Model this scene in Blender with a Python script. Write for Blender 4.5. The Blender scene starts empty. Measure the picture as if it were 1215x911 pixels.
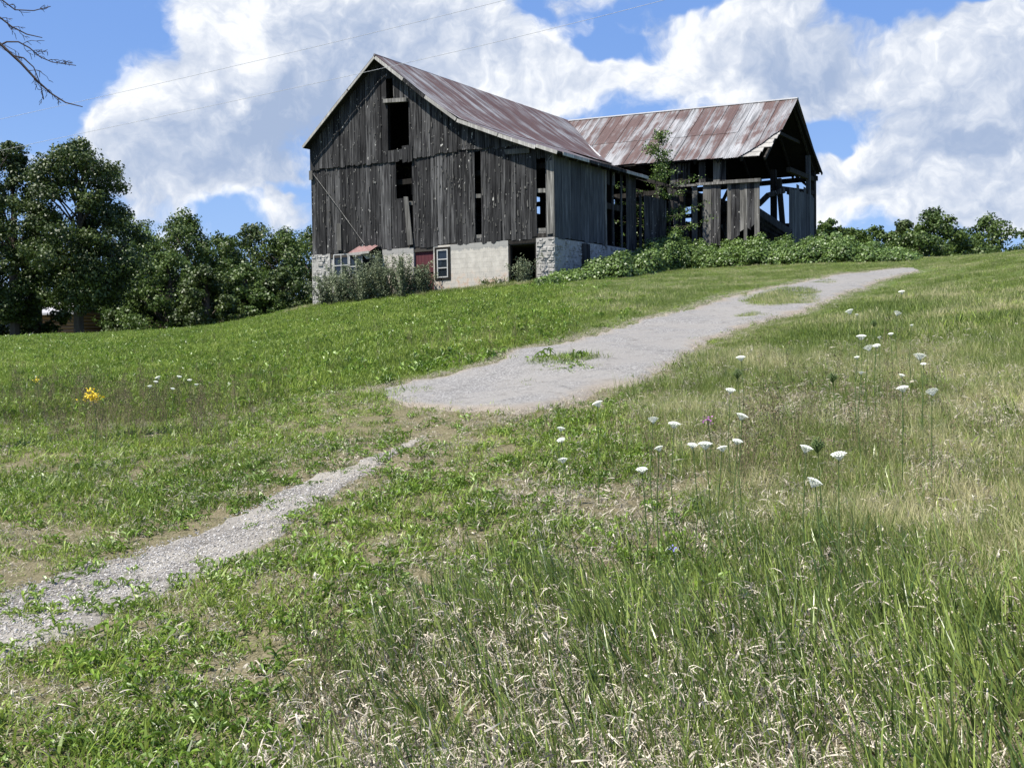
import bpy, math, random
import numpy as np
from mathutils import Matrix, Vector
random.seed(7); RNG = np.random.default_rng(7)
S = bpy.context.scene
COL = S.collection
R_ = math.radians
# ------------------------------------------------------------------ camera
F = 1280.0; CX, CY = 607.5, 455.5            # focal length and centre in photo pixels (1215 wide)
pitch = math.atan(47.5/F); roll = R_(.8)
camd = bpy.data.cameras.new('camera'); cam = bpy.data.objects.new('camera', camd); COL.objects.link(cam)
MR = Matrix.Rotation(math.pi/2-pitch, 3, 'X') @ Matrix.Rotation(-roll, 3, 'Z')
cam.matrix_world = Matrix.Translation((0, 0, 1.6)) @ MR.to_4x4()
S.cycles.max_bounces = 5; S.cycles.diffuse_bounces = 3; S.cycles.glossy_bounces = 2; S.cycles.transmission_bounces = 3
camd.sensor_width = 36; camd.lens = 36*F/1215; camd.clip_start = .05; camd.clip_end = 6000
S.camera = cam
S.render.resolution_x = 1024; S.render.resolution_y = 767
# ------------------------------------------------------------------ sun and colour
SUN_EL = R_(60); SUN_DIR = Vector((-.91, -.415, 0)).normalized()      # horizontal direction towards the sun
sd = bpy.data.lights.new('sun', 'SUN'); sd.energy = 5.0; sd.angle = R_(.53); sd.color = (1, .95, .86)
so = bpy.data.objects.new('sun', sd); COL.objects.link(so)
sv = Vector((SUN_DIR.x*math.cos(SUN_EL), SUN_DIR.y*math.cos(SUN_EL), math.sin(SUN_EL)))
so.rotation_euler = sv.to_track_quat('Z', 'Y').to_euler(); so.location = (-30, -5, 40)
S.view_settings.view_transform = 'Standard'; S.view_settings.look = 'None'
S.view_settings.exposure = 1.02; S.view_settings.gamma = 1.0
# ------------------------------------------------------------------ pixel -> world measuring helpers
RM = np.array(MR); CAM = np.array([0, 0, 1.6])
def ray(x, y):
    d = RM @ np.array([(x-CX)/F, -(y-CY)/F, -1.0]); return d/d[1]
def atY(x, y, Y): return CAM + ray(x, y)*Y
def project(P):
    q = (np.atleast_2d(P)-CAM) @ RM
    return CX+F*q[:, 0]/-q[:, 2], CY-F*q[:, 1]/-q[:, 2]
BA = R_(57.5)
U = np.array([-math.sin(BA), math.cos(BA), 0]); V = np.array([math.cos(BA), math.sin(BA), 0])
C0 = atY(658, 282, 42)
def _pl(x, y, n, p0):
    d = ray(x, y); return CAM + d*(n@(p0-CAM)/(n@d))
def gab(x, y, v=0):                       # a photo point measured on a wall parallel to the gable: (u, z)
    q = _pl(x, y, V, C0+V*v)-C0; return q@U, q[2]+C0[2]
def sde(x, y, u=0):                       # ... on a wall parallel to the side: (v, z)
    q = _pl(x, y, U, C0+U*u)-C0; return q@V, q[2]+C0[2]
# ------------------------------------------------------------------ world: blue sky with cumulus
W = bpy.data.worlds.new('World'); S.world = W; W.use_nodes = True
nt = W.node_tree; nt.nodes.clear()
class NB:
    def __init__(s, nt): s.nt = nt
    def n(s, t, **k):
        o = s.nt.nodes.new(t)
        for a, b in k.items(): setattr(o, a, b)
        return o
    def l(s, a, b): s.nt.links.new(a, b)
    def set(s, sock, v):
        if isinstance(v, bpy.types.NodeSocket): s.l(v, sock)
        else: sock.default_value = v
    def m(s, op, a, b=None, c=None, clamp=False):
        o = s.n('ShaderNodeMath', operation=op); o.use_clamp = clamp
        s.set(o.inputs[0], a)
        if b is not None: s.set(o.inputs[1], b)
        if c is not None: s.set(o.inputs[2], c)
        return o.outputs[0]
    def vm(s, op, a, b=None, c=None, out=0):
        o = s.n('ShaderNodeVectorMath', operation=op); s.set(o.inputs[0], a)
        if b is not None: s.set(o.inputs[1], b)
        if c is not None: s.set(o.inputs[2], c)
        return o.outputs[out]
    def mr(s, v, a, b, c=0., d=1., smooth=True):
        o = s.n('ShaderNodeMapRange'); o.interpolation_type = 'SMOOTHSTEP' if smooth else 'LINEAR'
        s.set(o.inputs[0], v)
        for i, q in enumerate((a, b, c, d)): s.set(o.inputs[1+i], q)
        return o.outputs[0]
    def mix(s, f, a, b, mode='MIX'):
        o = s.n('ShaderNodeMix', data_type='RGBA', blend_type=mode); s.set(o.inputs[0], f)
        def c(v): return v if isinstance(v, bpy.types.NodeSocket) else (tuple(v)+(1,) if len(v) == 3 else v)
        s.set(o.inputs[6], c(a)); s.set(o.inputs[7], c(b)); return o.outputs[2]
    def noise(s, vec, scale, detail=4, rough=.55, dist=0., out=0):
        o = s.n('ShaderNodeTexNoise'); 
        if vec is not None: s.set(o.inputs['Vector'], vec)
        o.inputs['Scale'].default_value = scale; o.inputs['Detail'].default_value = detail
        o.inputs['Roughness'].default_value = rough; o.inputs['Distortion'].default_value = dist
        return o.outputs[out]
    def mapping(s, vec, sc=(1, 1, 1), rot=(0, 0, 0), loc=(0, 0, 0)):
        o = s.n('ShaderNodeMapping'); s.set(o.inputs[0], vec)
        o.inputs['Location'].default_value = loc; o.inputs['Rotation'].default_value = rot; o.inputs['Scale'].default_value = sc
        return o.outputs[0]
b = NB(nt)
sky = b.n('ShaderNodeTexSky', sky_type='NISHITA'); sky.sun_disc = False
sky.sun_elevation = SUN_EL; sky.sun_rotation = math.atan2(SUN_DIR.x, SUN_DIR.y)
sky.altitude = 200; sky.air_density = 1.0; sky.dust_density = .35; sky.ozone_density = 2.2
dirn = b.n('ShaderNodeTexCoord').outputs['Generated']
warp = b.vm('SUBTRACT', b.noise(dirn, 9, 4, .6, out=1), (.5, .5, .5))
dw = b.vm('ADD', dirn, b.vm('SCALE', warp, None)); dw.node.inputs[1].links[0].from_node.inputs['Scale'].default_value = .09
def ell(px, py, rx, ry, w, src=dw):
    d = ray(px, py); d = d/np.linalg.norm(d)
    q = b.vm('MULTIPLY', b.vm('SUBTRACT', src, tuple(d)), (F/rx, 2., F/ry))
    return b.mr(b.vm('LENGTH', q, out=1), 1.25, .15, 0., w)
def esum(lst, start):
    t = start
    for e in lst: t = b.m('ADD', t, ell(*e))
    return t
base = b.m('MULTIPLY_ADD', b.noise(b.mapping(dirn, (1, 1, 2.2)), 2.6, 2, .5), .6, .0)
clouds = [(250, 120, 130, 150, .62), (400, 60, 190, 110, .62), (170, 200, 75, 60, .45), (560, 60, 150, 90, .35), (300, 210, 90, 40, .3), (130, 150, 30, 60, .3),
          (345, 262, 60, 22, .5), (333, 238, 22, 16, .4), (30, 170, 55, 18, .35), (620, 110, 130, 50, .5), (760, 90, 150, 60, .5), (690, 5, 60, 14, .3),
          (930, 60, 110, 80, .6), (960, 100, 90, 40, .4), (1090, 70, 90, 45, .5), (1180, 100, 90, 80, .6), (1140, 150, 110, 60, .55), (1020, 180, 55, 22, .45),
          (1090, 230, 140, 50, .62), (985, 225, 50, 40, .45), (1200, 240, 90, 45, .5), (1150, 30, 26, 10, .3),
          (60, 75, 75, 90, -.6), (170, 40, 40, 45, -.4), (590, 100, 26, 28, -.5), (720, 62, 60, 20, -.5), (1080, 12, 90, 22, -.5), (980, 150, 45, 26, -.55),
          (80, 250, 60, 60, -.3), (260, 262, 60, 16, -.4), (1190, 285, 50, 12, -.3), (850, 8, 60, 18, -.4), (345, 225, 40, 10, -.3), (1120, 40, 40, 16, -.3), (640, 10, 30, 18, -.3)]
fb = b.noise(b.mapping(dw, (1, 1, 1.5)), 7.5, 9, .62)
fb2 = b.noise(dw, 26, 6, .6)
fbm = b.m('ADD', b.m('MULTIPLY', b.m('SUBTRACT', fb, .5), 1.55), b.m('MULTIPLY', b.m('SUBTRACT', fb2, .5), .42))
D = b.m('ADD', esum(clouds, base), fbm)
cover = b.m('MULTIPLY', b.mr(D, .33, .74), .97)
grey = [(310, 165, 110, 60, .9), (410, 110, 100, 50, .55), (430, 40, 110, 45, .45), (230, 215, 75, 26, .8), (945, 85, 70, 38, .9), (1165, 165, 90, 28, .9), (1040, 130, 60, 20, .4), (700, 100, 60, 16, .35), (1050, 205, 45, 16, .6), (1160, 120, 80, 20, .4), (640, 70, 60, 18, .4), (1110, 265, 60, 12, .4)]
gsum = esum([(x, y, rx, ry, w) for x, y, rx, ry, w in grey], 0.0)
thick = b.mr(D, .75, 1.45)
gbase = b.mr(b.noise(b.mapping(dirn, (1, 1, 1.8), loc=(3, 1, 4)), 6, 5, .6), .46, .66)
gr = b.m('MULTIPLY', b.m('ADD', b.m('MULTIPLY', gsum, 1.0), b.m('MULTIPLY', gbase, .5)), b.m('MULTIPLY_ADD', thick, .45, .55), clamp=True)
gr = b.m('MULTIPLY', b.m('ADD', gr, b.m('MULTIPLY', b.mr(b.noise(dw, 4.2, 5, .55), .40, .62), .42)), b.mr(fb2, .70, .32, .5, 1.1), clamp=True)
rel = b.m('SUBTRACT', b.noise(b.mapping(dw, (1, 1, 1.5), loc=(-.022, -.008, .030)), 7.5, 9, .62), fb)
rel2 = b.m('SUBTRACT', b.noise(b.vm('ADD', dw, (-.007, 0, .009)), 26, 6, .6), fb2)
gr = b.m('ADD', gr, b.m('ADD', b.m('MULTIPLY', rel, 1.7), b.m('MULTIPLY', rel2, .9)), clamp=True)
gr = b.m('SUBTRACT', 1.0, b.m('EXPONENT', b.m('MULTIPLY', gr, -1.6)))
ccol = b.mix(gr, (.95, .97, 1.0), (.23, .34, .56))
mpd = b.n('ShaderNodeSeparateXYZ'); b.l(dirn, mpd.inputs[0])
skyc = b.vm('SCALE', sky.outputs[0], None); skyc.node.inputs['Scale'].default_value = .105
bluec = b.mix(.55, skyc, (.21, .43, 1.02))
bluec = b.mix(b.mr(mpd.outputs[2], .28, .0, 0, .55), bluec, (.40, .60, .94))
fin = b.mix(cover, bluec, ccol)
bg = b.n('ShaderNodeBackground'); b.l(fin, bg.inputs[0]); bg.inputs[1].default_value = .53
# the sky texture itself reaches the background at about 0.1 of its physical strength
wo = b.n('ShaderNodeOutputWorld'); b.l(bg.outputs[0], wo.inputs[0])
# ------------------------------------------------------------------ materials
def mat(name, fn, rough=.8, spec=.3, transl=None, bump=None, metal=0.):
    m = bpy.data.materials.new(name); m.use_nodes = True; t = m.node_tree; t.nodes.clear(); q = NB(t)
    out = q.n('ShaderNodeOutputMaterial'); p = q.n('ShaderNodeBsdfPrincipled')
    r = fn(q); 
    if isinstance(r, tuple) and isinstance(r[0], bpy.types.NodeSocket): c, h = r
    else: c, h = r, None
    q.set(p.inputs['Base Color'], c if isinstance(c, bpy.types.NodeSocket) else tuple(c)+(1,))
    q.set(p.inputs['Roughness'], rough); p.inputs['Specular IOR Level'].default_value = spec
    p.inputs['Metallic'].default_value = metal
    if h is not None and bump:
        bn = q.n('ShaderNodeBump'); bn.inputs['Strength'].default_value = bump[0]; bn.inputs['Distance'].default_value = bump[1]
        q.l(h, bn.inputs['Height']); q.l(bn.outputs[0], p.inputs['Normal'])
    if transl:
        tr = q.n('ShaderNodeBsdfTranslucent'); q.set(tr.inputs[0], c if isinstance(c, bpy.types.NodeSocket) else tuple(c)+(1,))
        mx = q.n('ShaderNodeMixShader'); mx.inputs[0].default_value = transl
        q.l(p.outputs[0], mx.inputs[1]); q.l(tr.outputs[0], mx.inputs[2]); q.l(mx.outputs[0], out.inputs[0])
    else: q.l(p.outputs[0], out.inputs[0])
    return m
def objc(q): return q.n('ShaderNodeTexCoord').outputs['Object']
def pos(q): return q.n('ShaderNodeNewGeometry').outputs['Position']
def orand(q): return q.n('ShaderNodeObjectInfo').outputs['Random']
def attr(q, n): o = q.n('ShaderNodeAttribute'); o.attribute_name = n; return o.outputs['Fac']
def wood(dark, light, spots=.5, fine=30):
    def f(q):
        c = objc(q); rnd = orand(q)
        off = q.vm('ADD', c, q.vm('SCALE', (13.1, 7.7, 5.3), None)); off.node.inputs[1].links[0].from_node.inputs['Scale'].default_value = 1
        q.l(rnd, off.node.inputs[1].links[0].from_node.inputs['Scale'])
        g = q.noise(q.mapping(off, (fine, fine, 1.1)), 1., 4, .6)
        g2 = q.noise(q.mapping(off, (9, 9, .5)), 1., 3, .6)
        t = q.m('ADD', q.m('MULTIPLY', g, .55), q.m('MULTIPLY', g2, .45))
        t = q.mr(t, .38, .68)
        t = q.m('MULTIPLY', t, q.m('MULTIPLY_ADD', rnd, .85, .25))
        col = q.mix(t, dark, light)
        sp = q.noise(q.mapping(off, (8, 8, 4.5)), 1., 3, .65)
        col = q.mix(q.m('MULTIPLY', q.mr(sp, .665, .72), spots), col, (.50, .49, .46))
        st = q.noise(q.mapping(off, (.8, .8, .6)), 1., 3, .5)
        col = q.mix(q.mr(st, .45, .75, 0, .5), col, tuple(.5*x for x in dark))
        return col, g
    return f
M = {}
M['wood'] = mat('weathered_grey_boards', wood((.006, .006, .007), (.135, .134, .135), .9), .9, .15, bump=(.5, .01))
M['wood_light'] = mat('pale_weathered_timber', wood((.07, .068, .063), (.34, .33, .31), .5), .9, .15, bump=(.4, .01))
M['wood_shade_tint'] = mat('shade_tinted_boards', wood((.04, .043, .048), (.14, .145, .15), .1, 22), .9, .2, bump=(.4, .01))  # board wood with the blue cast of shade mixed into its colour
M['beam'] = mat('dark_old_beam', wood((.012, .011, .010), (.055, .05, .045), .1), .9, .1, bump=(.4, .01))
M['fascia'] = mat('peeling_white_fascia', wood((.24, .23, .215), (.50, .49, .46), .2), .8, .2)
def tin(axis):
    def f(q):
        c = objc(q); rnd = orand(q)
        sc = (.22, 2.4, .22) if axis == 'y' else (2.4, .22, .22)
        sc2 = (.5, 9., .5) if axis == 'y' else (9., .5, .5)
        n1 = q.noise(q.mapping(c, sc), 1., 4, .62); n2 = q.noise(q.mapping(c, sc2), 1., 4, .65)
        n3 = q.noise(c, .75, 3, .6)
        t = q.m('ADD', q.m('ADD', q.m('MULTIPLY', n1, .5), q.m('MULTIPLY', n2, .32)), q.m('MULTIPLY', n3, .35))
        t = q.m('ADD', t, q.m('MULTIPLY', q.m('SUBTRACT', rnd, .5), .07))
        rust = q.mr(t, .47 if axis == 'y' else .535, .64)
        galv = q.mix(q.mr(n2, .3, .65), (.075, .075, .078), (.29, .295, .305))
        galv = q.mix(q.m('MULTIPLY', rnd, .35), galv, (.14, .13, .135))
        rc = q.mix(n2, (.022, .0105, .009), (.105, .052, .040))
        col = q.mix(q.m('MULTIPLY', rust, .92), galv, rc)
        sp = q.noise(c, 22, 3, .6)
        col = q.mix(q.mr(sp, .6, .75, 0, .5), col, (.09, .04, .035))
        return col, n2
    return f
M['tin_main'] = mat('rusted_corrugated_tin', tin('y'), .55, .35, bump=(.1, .01))
M['tin_wing'] = mat('rusted_corrugated_tin_wing', tin('x'), .55, .35, bump=(.1, .01))
M['tin_white'] = mat('pale_tin_flashing', lambda q: q.mix(q.noise(objc(q), 6, 4), (.35, .36, .38), (.62, .62, .62)), .5, .4)
def stonef(q):
    c = objc(q); n = q.noise(c, 5, 5, .6); n2 = q.noise(c, 23, 4, .6)
    col = q.mix(q.mr(n, .35, .65), (.17, .165, .155), (.40, .39, .37))
    return q.mix(q.mr(n2, .58, .72, 0, .7), col, (.15, .145, .14)), n2
M['stone'] = mat('whitewashed_rubble', stonef, .9, .2, bump=(.6, .02))
M['mortar'] = mat('old_mortar', lambda q: (q.mix(q.noise(objc(q), 9, 5, .6), (.20, .19, .18), (.42, .41, .39)), q.noise(objc(q), 30, 4)), .95, .1, bump=(.5, .01))
def blockf(q):
    c = objc(q); sx = q.n('ShaderNodeSeparateXYZ'); q.l(c, sx.inputs[0])
    n = q.noise(c, 3.2, 5, .6); n2 = q.noise(c, 30, 4, .65)
    col = q.mix(q.mr(n, .3, .7), (.35, .33, .295), (.46, .435, .39))
    h = q.m('ADD', sx.outputs[2], q.m('MULTIPLY', q.m('SUBTRACT', q.noise(q.mapping(c, (5, 5, .2)), 1., 5, .8), .5), .55))
    col = q.mix(q.mr(h, 1.44, 1.47), col, (.27, .265, .25))                  # paint lost along the top courses
    col = q.mix(q.m('MULTIPLY', q.mr(h, .75, .1), q.mr(n, .45, .7)), col, (.36, .24, .16))
    col = q.mix(q.mr(n2, .62, .72, 0, .6), col, (.33, .31, .28))
    return col, n2
M['block'] = mat('painted_concrete_block', blockf, .9, .2, bump=(.35, .01))
M['blockjoint'] = mat('block_joint', lambda q: (q.mix(q.noise(objc(q), 9, 5, .6), (.40, .37, .325), (.49, .46, .41)), q.noise(objc(q), 30, 4)), .95, .1, bump=(.5, .01))
M['red'] = mat('dark_red_door', lambda q: q.mix(q.noise(q.mapping(objc(q), (12, 12, 1)), 1, 4), (.045, .010, .014), (.10, .022, .028)), .7, .3)
M['redtin'] = mat('faded_red_tin', lambda q: q.mix(q.noise(objc(q), 9, 4), (.10, .035, .032), (.30, .20, .19)), .6, .3)
M['glass'] = mat('old_glass', lambda q: (.012, .016, .022), .08, .6)
M['white'] = mat('white_paint', lambda q: q.mix(q.noise(objc(q), 12, 4), (.25, .25, .245), (.55, .55, .53)), .6, .3)
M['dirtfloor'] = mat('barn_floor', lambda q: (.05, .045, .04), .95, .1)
def asph(q):
    p = pos(q); n = q.noise(p, 55, 4, .7); n1 = q.noise(p, 1.1, 5, .6); n2 = q.noise(p, 240, 3, .6)
    vo = q.n('ShaderNodeTexVoronoi'); vo.inputs['Scale'].default_value = 60; q.l(p, vo.inputs['Vector'])
    col = q.mix(q.mr(n, .35, .65), (.070, .068, .066), (.205, .198, .188))
    col = q.mix(q.mr(vo.outputs['Color'], .45, .9, 0, .7), col, (.36, .35, .335))
    col = q.mix(q.mr(n1, .38, .62, 0, .8), col, (.20, .19, .175)); col = q.mix(q.mr(q.noise(p, 4.5, 5, .7), .52, .7, 0, .5), col, (.085, .078, .068))
    cr = q.n('ShaderNodeTexVoronoi', feature='DISTANCE_TO_EDGE'); cr.inputs['Scale'].default_value = .7
    q.l(q.vm('ADD', p, q.vm('MULTIPLY', q.noise(p, 3, 4, .6, out=1), (.5, .5, .5))), cr.inputs['Vector'])
    col = q.mix(q.mr(cr.outputs['Distance'], .009, .002, 0, .4), col, (.06, .056, .05))
    e = attr(q, 'edge'); col = q.mix(q.mr(q.m('ADD', e, q.m('MULTIPLY', n1, .5)), .95, 1.25, 0, .75), col, (.21, .175, .135))
    return col, q.m('ADD', n, q.m('MULTIPLY', vo.outputs['Distance'], .8))
M['asphalt'] = mat('worn_asphalt', asph, .9, .25, bump=(.6, .012))
def gravelf(q):
    p = pos(q); n = q.noise(p, 30, 4, .7); n1 = q.noise(p, 1.7, 4, .6)
    col = q.mix(q.mr(n, .35, .68), (.085, .078, .07), (.25, .235, .215))
    return q.mix(q.mr(n1, .42, .6), col, (.23, .215, .19)), n
M['gravel'] = mat('gravel_bed', gravelf, .95, .1, bump=(.8, .02))
def pebble(q):
    r = q.n('ShaderNodeAttribute'); r.attribute_name = 'tone'; r.attribute_type = 'INSTANCER'
    return q.mix(r.outputs['Fac'], (.13, .125, .12), (.52, .50, .47))
M['pebble'] = mat('grey_pebble', pebble, .85, .2)
def groundf(q):
    p = pos(q); n = q.noise(p, 14, 6, .7); n1 = q.noise(p, .55, 5, .6); n3 = q.noise(p, 70, 3, .6)
    dirt = q.mix(q.mr(n, .3, .7), (.035, .025, .017), (.17, .125, .09))
    straw = q.mix(n3, (.09, .07, .045), (.27, .22, .155))
    col = q.mix(q.mr(n3, .42, .6), dirt, straw)
    gr = q.mix(n3, (.035, .06, .014), (.10, .15, .035))
    sep = q.n('ShaderNodeSeparateXYZ'); q.l(p, sep.inputs[0])
    far = q.mr(sep.outputs[1], 9, 26, .25, .9)
    return q.mix(q.m('MULTIPLY', far, q.mr(n1, .25, .5, .55, 1)), col, gr), n
M['ground'] = mat('thatch_and_soil', groundf, .95, .1, bump=(.8, .03))
def grassf(ramp, dry, patch=.5, transl_y=1.0, drybase=.5):
    def f(q):
        t = attr(q, 'tint'); h = attr(q, 'hh'); p = pos(q)
        n = q.noise(p, .55, 4, .6); nn = q.noise(p, 2.6, 3, .6)
        v = q.m('ADD', q.m('MULTIPLY', t, .75), q.m('MULTIPLY', q.m('SUBTRACT', n, .5), 1.1))
        v = q.m('ADD', v, q.m('MULTIPLY', q.m('SUBTRACT', nn, .5), .5), clamp=True)
        col = q.mix(v, ramp[0], ramp[1])
        d = q.mr(q.m('ADD', q.m('ADD', q.m('MULTIPLY', n, .7), q.m('MULTIPLY', nn, .3)), q.m('MULTIPLY', t, .18)), 1-patch, 1.12-patch)
        col = q.mix(q.m('MULTIPLY', d, .8), col, dry)
        col = q.mix(q.mr(h, .35, .0, 0, drybase), col, dry)
        return col
    return f
M['lawn'] = mat('lawn_blades', grassf(((.050, .095, .012), (.34, .44, .070)), (.46, .45, .20), .27, drybase=.25), .45, .28, transl=.33)
M['tall'] = mat('coarse_blades', grassf(((.048, .088, .016), (.40, .49, .12)), (.42, .38, .22), .16, drybase=.35), .33, .6, transl=.25)
M['wisp'] = mat('fine_meadow_grass', grassf(((.075, .120, .020), (.34, .40, .10)), (.50, .45, .26), .42, drybase=.2), .5, .4, transl=.35)
M['dead'] = mat('dead_curled_grass', lambda q: q.mix(attr(q, 'tint'), (.06, .046, .032), (.68, .61, .49)), .6, .4, transl=.15)
M['weed'] = mat('broadleaf_weed', grassf(((.06, .115, .012), (.28, .42, .060)), (.32, .33, .10), .3, drybase=0.), .42, .5, transl=.3)
M['brown'] = mat('brown_weed_stalks', grassf(((.05, .04, .02), (.13, .14, .05)), (.22, .17, .11), .5, drybase=.5), .7, .2, transl=.1)
def leaff(a, bb, c3=None, pr=.5):
    def f(q):
        t = attr(q, 'tint'); n = q.noise(pos(q), .8, 3)
        v = q.m('ADD', t, q.m('MULTIPLY', q.m('SUBTRACT', n, .5), 1.0), clamp=True)
        return q.mix(v, a, bb)
    return f
M['leaf_dark'] = mat('dark_tree_leaves', leaff((.014, .030, .007), (.090, .130, .030)), .5, .4, transl=.22)
M['leaf_mid'] = mat('mid_tree_leaves', leaff((.020, .046, .009), (.115, .17, .034)), .5, .4, transl=.25)
M['leaf_light'] = mat('light_tree_leaves', leaff((.035, .070, .014), (.13, .19, .045)), .5, .4, transl=.28)
M['leaf_bramble'] = mat('bramble_leaves', leaff((.022, .052, .009), (.15, .23, .05)), .45, .5, transl=.25)
M['leaf_grey'] = mat('grey_green_leaves', leaff((.055, .078, .04), (.24, .28, .17)), .6, .3, transl=.2)
M['bark'] = mat('tree_bark', lambda q: (q.mix(q.noise(q.mapping(objc(q), (6, 6, 1.5)), 1, 5, .6), (.03, .024, .018), (.13, .11, .09)), q.noise(q.mapping(objc(q), (9, 9, 2)), 1, 4)), .9, .1, bump=(.6, .02))
M['deadbark'] = mat('bare_branch_bark', lambda q: q.mix(q.noise(objc(q), 9, 4), (.025, .02, .02), (.08, .065, .06)), .9, .1)
M['stem'] = mat('green_stem', lambda q: (.07, .11, .03), .6, .3)
M['petal'] = mat('white_petals', lambda q: q.mix(q.noise(objc(q), 90, 3), (.62, .66, .55), (.86, .87, .82)), .6, .3, transl=.2)
M['yellow'] = mat('yellow_petals', lambda q: q.mix(q.noise(objc(q), 60, 3), (.62, .42, .02), (.85, .66, .05)), .6, .3, transl=.2)
M['violet'] = mat('violet_petals', lambda q: (.34, .30, .75), .6, .3, transl=.2)
M['pink'] = mat('pink_petals', lambda q: (.42, .16, .42), .6, .3, transl=.2)
M['wire'] = mat('wire_metal', lambda q: (.33, .34, .36), .5, .4)
M['log'] = mat('cabin_logs', lambda q: q.mix(q.noise(q.mapping(objc(q), (1, 1, 9)), 1, 4), (.13, .07, .04), (.30, .18, .11)), .8, .2)
M['shingle'] = mat('grey_shingles', lambda q: q.mix(q.noise(objc(q), 5, 4), (.20, .20, .21), (.36, .36, .38)), .9, .2)
M['steps'] = mat('brick_steps', lambda q: q.mix(q.noise(objc(q), 7, 4), (.30, .16, .11), (.44, .30, .22)), .9, .2)
# ------------------------------------------------------------------ mesh helpers
def mesh(name, verts, faces, m=None, attrs=None, smooth=False):
    me = bpy.data.meshes.new(name)
    if isinstance(verts, np.ndarray) and isinstance(faces, np.ndarray):
        k = faces.shape[1]
        me.vertices.add(len(verts)); me.vertices.foreach_set('co', verts.astype(np.float32).ravel())
        me.loops.add(faces.size); me.loops.foreach_set('vertex_index', faces.astype(np.int32).ravel())
        me.polygons.add(len(faces)); me.polygons.foreach_set('loop_start', np.arange(0, faces.size, k, dtype=np.int32))
        me.polygons.foreach_set('loop_total', np.full(len(faces), k, dtype=np.int32))
    else: me.from_pydata([tuple(v) for v in verts], [], faces)
    if attrs:
        for a, d in attrs.items():
            t = me.attributes.new(a, 'FLOAT', 'POINT'); t.data.foreach_set('value', np.asarray(d, dtype=np.float32))
    if m: me.materials.append(m)
    me.update(calc_edges=True)
    if smooth: me.polygons.foreach_set('use_smooth', [True]*len(me.polygons))
    return me
def tagp(o, label=None, cat=None, group=None, kind=None):
    if label: o['label'] = label
    if cat: o['category'] = cat
    if group: o['group'] = group
    if kind: o['kind'] = kind
    return o
def obj(name, me, parent=None, **k):
    o = bpy.data.objects.new(name, me); COL.objects.link(o)
    if parent: o.parent = parent
    return tagp(o, **k)
def empty(name, loc, rz=0, **k):
    o = bpy.data.objects.new(name, None); COL.objects.link(o); o.location = loc; o.rotation_euler = (0, 0, rz)
    o.empty_display_size = .3; return tagp(o, **k)
class MB:
    def __init__(s): s.v = []; s.f = []
    def add(s, vs, fs):
        n = len(s.v); s.v += [tuple(v) for v in vs]; s.f += [tuple(i+n for i in f) for f in fs]; return s
    def box(s, a, c):
        x0, y0, z0 = a; x1, y1, z1 = c
        return s.add([(x0, y0, z0), (x1, y0, z0), (x1, y1, z0), (x0, y1, z0), (x0, y0, z1), (x1, y0, z1), (x1, y1, z1), (x0, y1, z1)],
                     [(3, 2, 1, 0), (4, 5, 6, 7), (0, 1, 5, 4), (1, 2, 6, 5), (2, 3, 7, 6), (3, 0, 4, 7)])
    def bar(s, p, q, w, h, up=(0, 0, 1)):
        p = Vector(p); q = Vector(q); d = (q-p).normalized(); up = Vector(up)
        if abs(d.dot(up)) > .95: up = Vector((1, 0, 0))
        a = d.cross(up).normalized(); c = a.cross(d).normalized()
        vs = []
        for e in (p, q):
            for i, j in ((-1, -1), (1, -1), (1, 1), (-1, 1)): vs.append(e+a*w*.5*i+c*h*.5*j)
        return s.add(vs, [(3, 2, 1, 0), (4, 5, 6, 7), (0, 1, 5, 4), (1, 2, 6, 5), (2, 3, 7, 6), (3, 0, 4, 7)])
    def tube(s, pts, rads, n=6):
        pts = [Vector(p) for p in pts]; rings = []
        for i, p in enumerate(pts):
            d = (pts[min(i+1, len(pts)-1)]-pts[max(i-1, 0)]).normalized()
            up = Vector((0, 0, 1)) if abs(d.z) < .9 else Vector((1, 0, 0))
            a = d.cross(up).normalized(); c = a.cross(d)
            rings.append([p+(a*math.cos(2*math.pi*k/n)+c*math.sin(2*math.pi*k/n))*rads[i] for k in range(n)])
        vs = [v for r in rings for v in r]; fs = []
        for i in range(len(pts)-1):
            for k in range(n): fs.append((i*n+k, i*n+(k+1) % n, (i+1)*n+(k+1) % n, (i+1)*n+k))
        fs.append(tuple(reversed(range(n)))); fs.append(tuple((len(pts)-1)*n+k for k in range(n)))
        return s.add(vs, fs)
    def prism(s, pts, e1, e2, nrm, o, th):            # polygon pts (a,b) in plane o+a*e1+b*e2, extruded th along nrm
        n = len(pts); e1, e2, nrm, o = map(Vector, (e1, e2, nrm, o))
        A = [o+e1*a+e2*c for a, c in pts]; B = [p+nrm*th for p in A]
        return s.add(A+B, [tuple(range(n)), tuple(reversed(range(n, 2*n)))]+[(i, i+n, (i+1) % n+n, (i+1) % n) for i in range(n)])
    def build(s, name, m, parent=None, smooth=False, **k):
        import bmesh
        me = mesh(name, s.v, s.f, m)
        bm = bmesh.new(); bm.from_mesh(me); bmesh.ops.recalc_face_normals(bm, faces=bm.faces); bm.to_mesh(me); bm.free()
        if smooth: me.polygons.foreach_set('use_smooth', [True]*len(me.polygons))
        return obj(name, me, parent, **k)
def struct(name, me, label=None): return tagp(obj(name, me), label=label, kind='structure')
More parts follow.
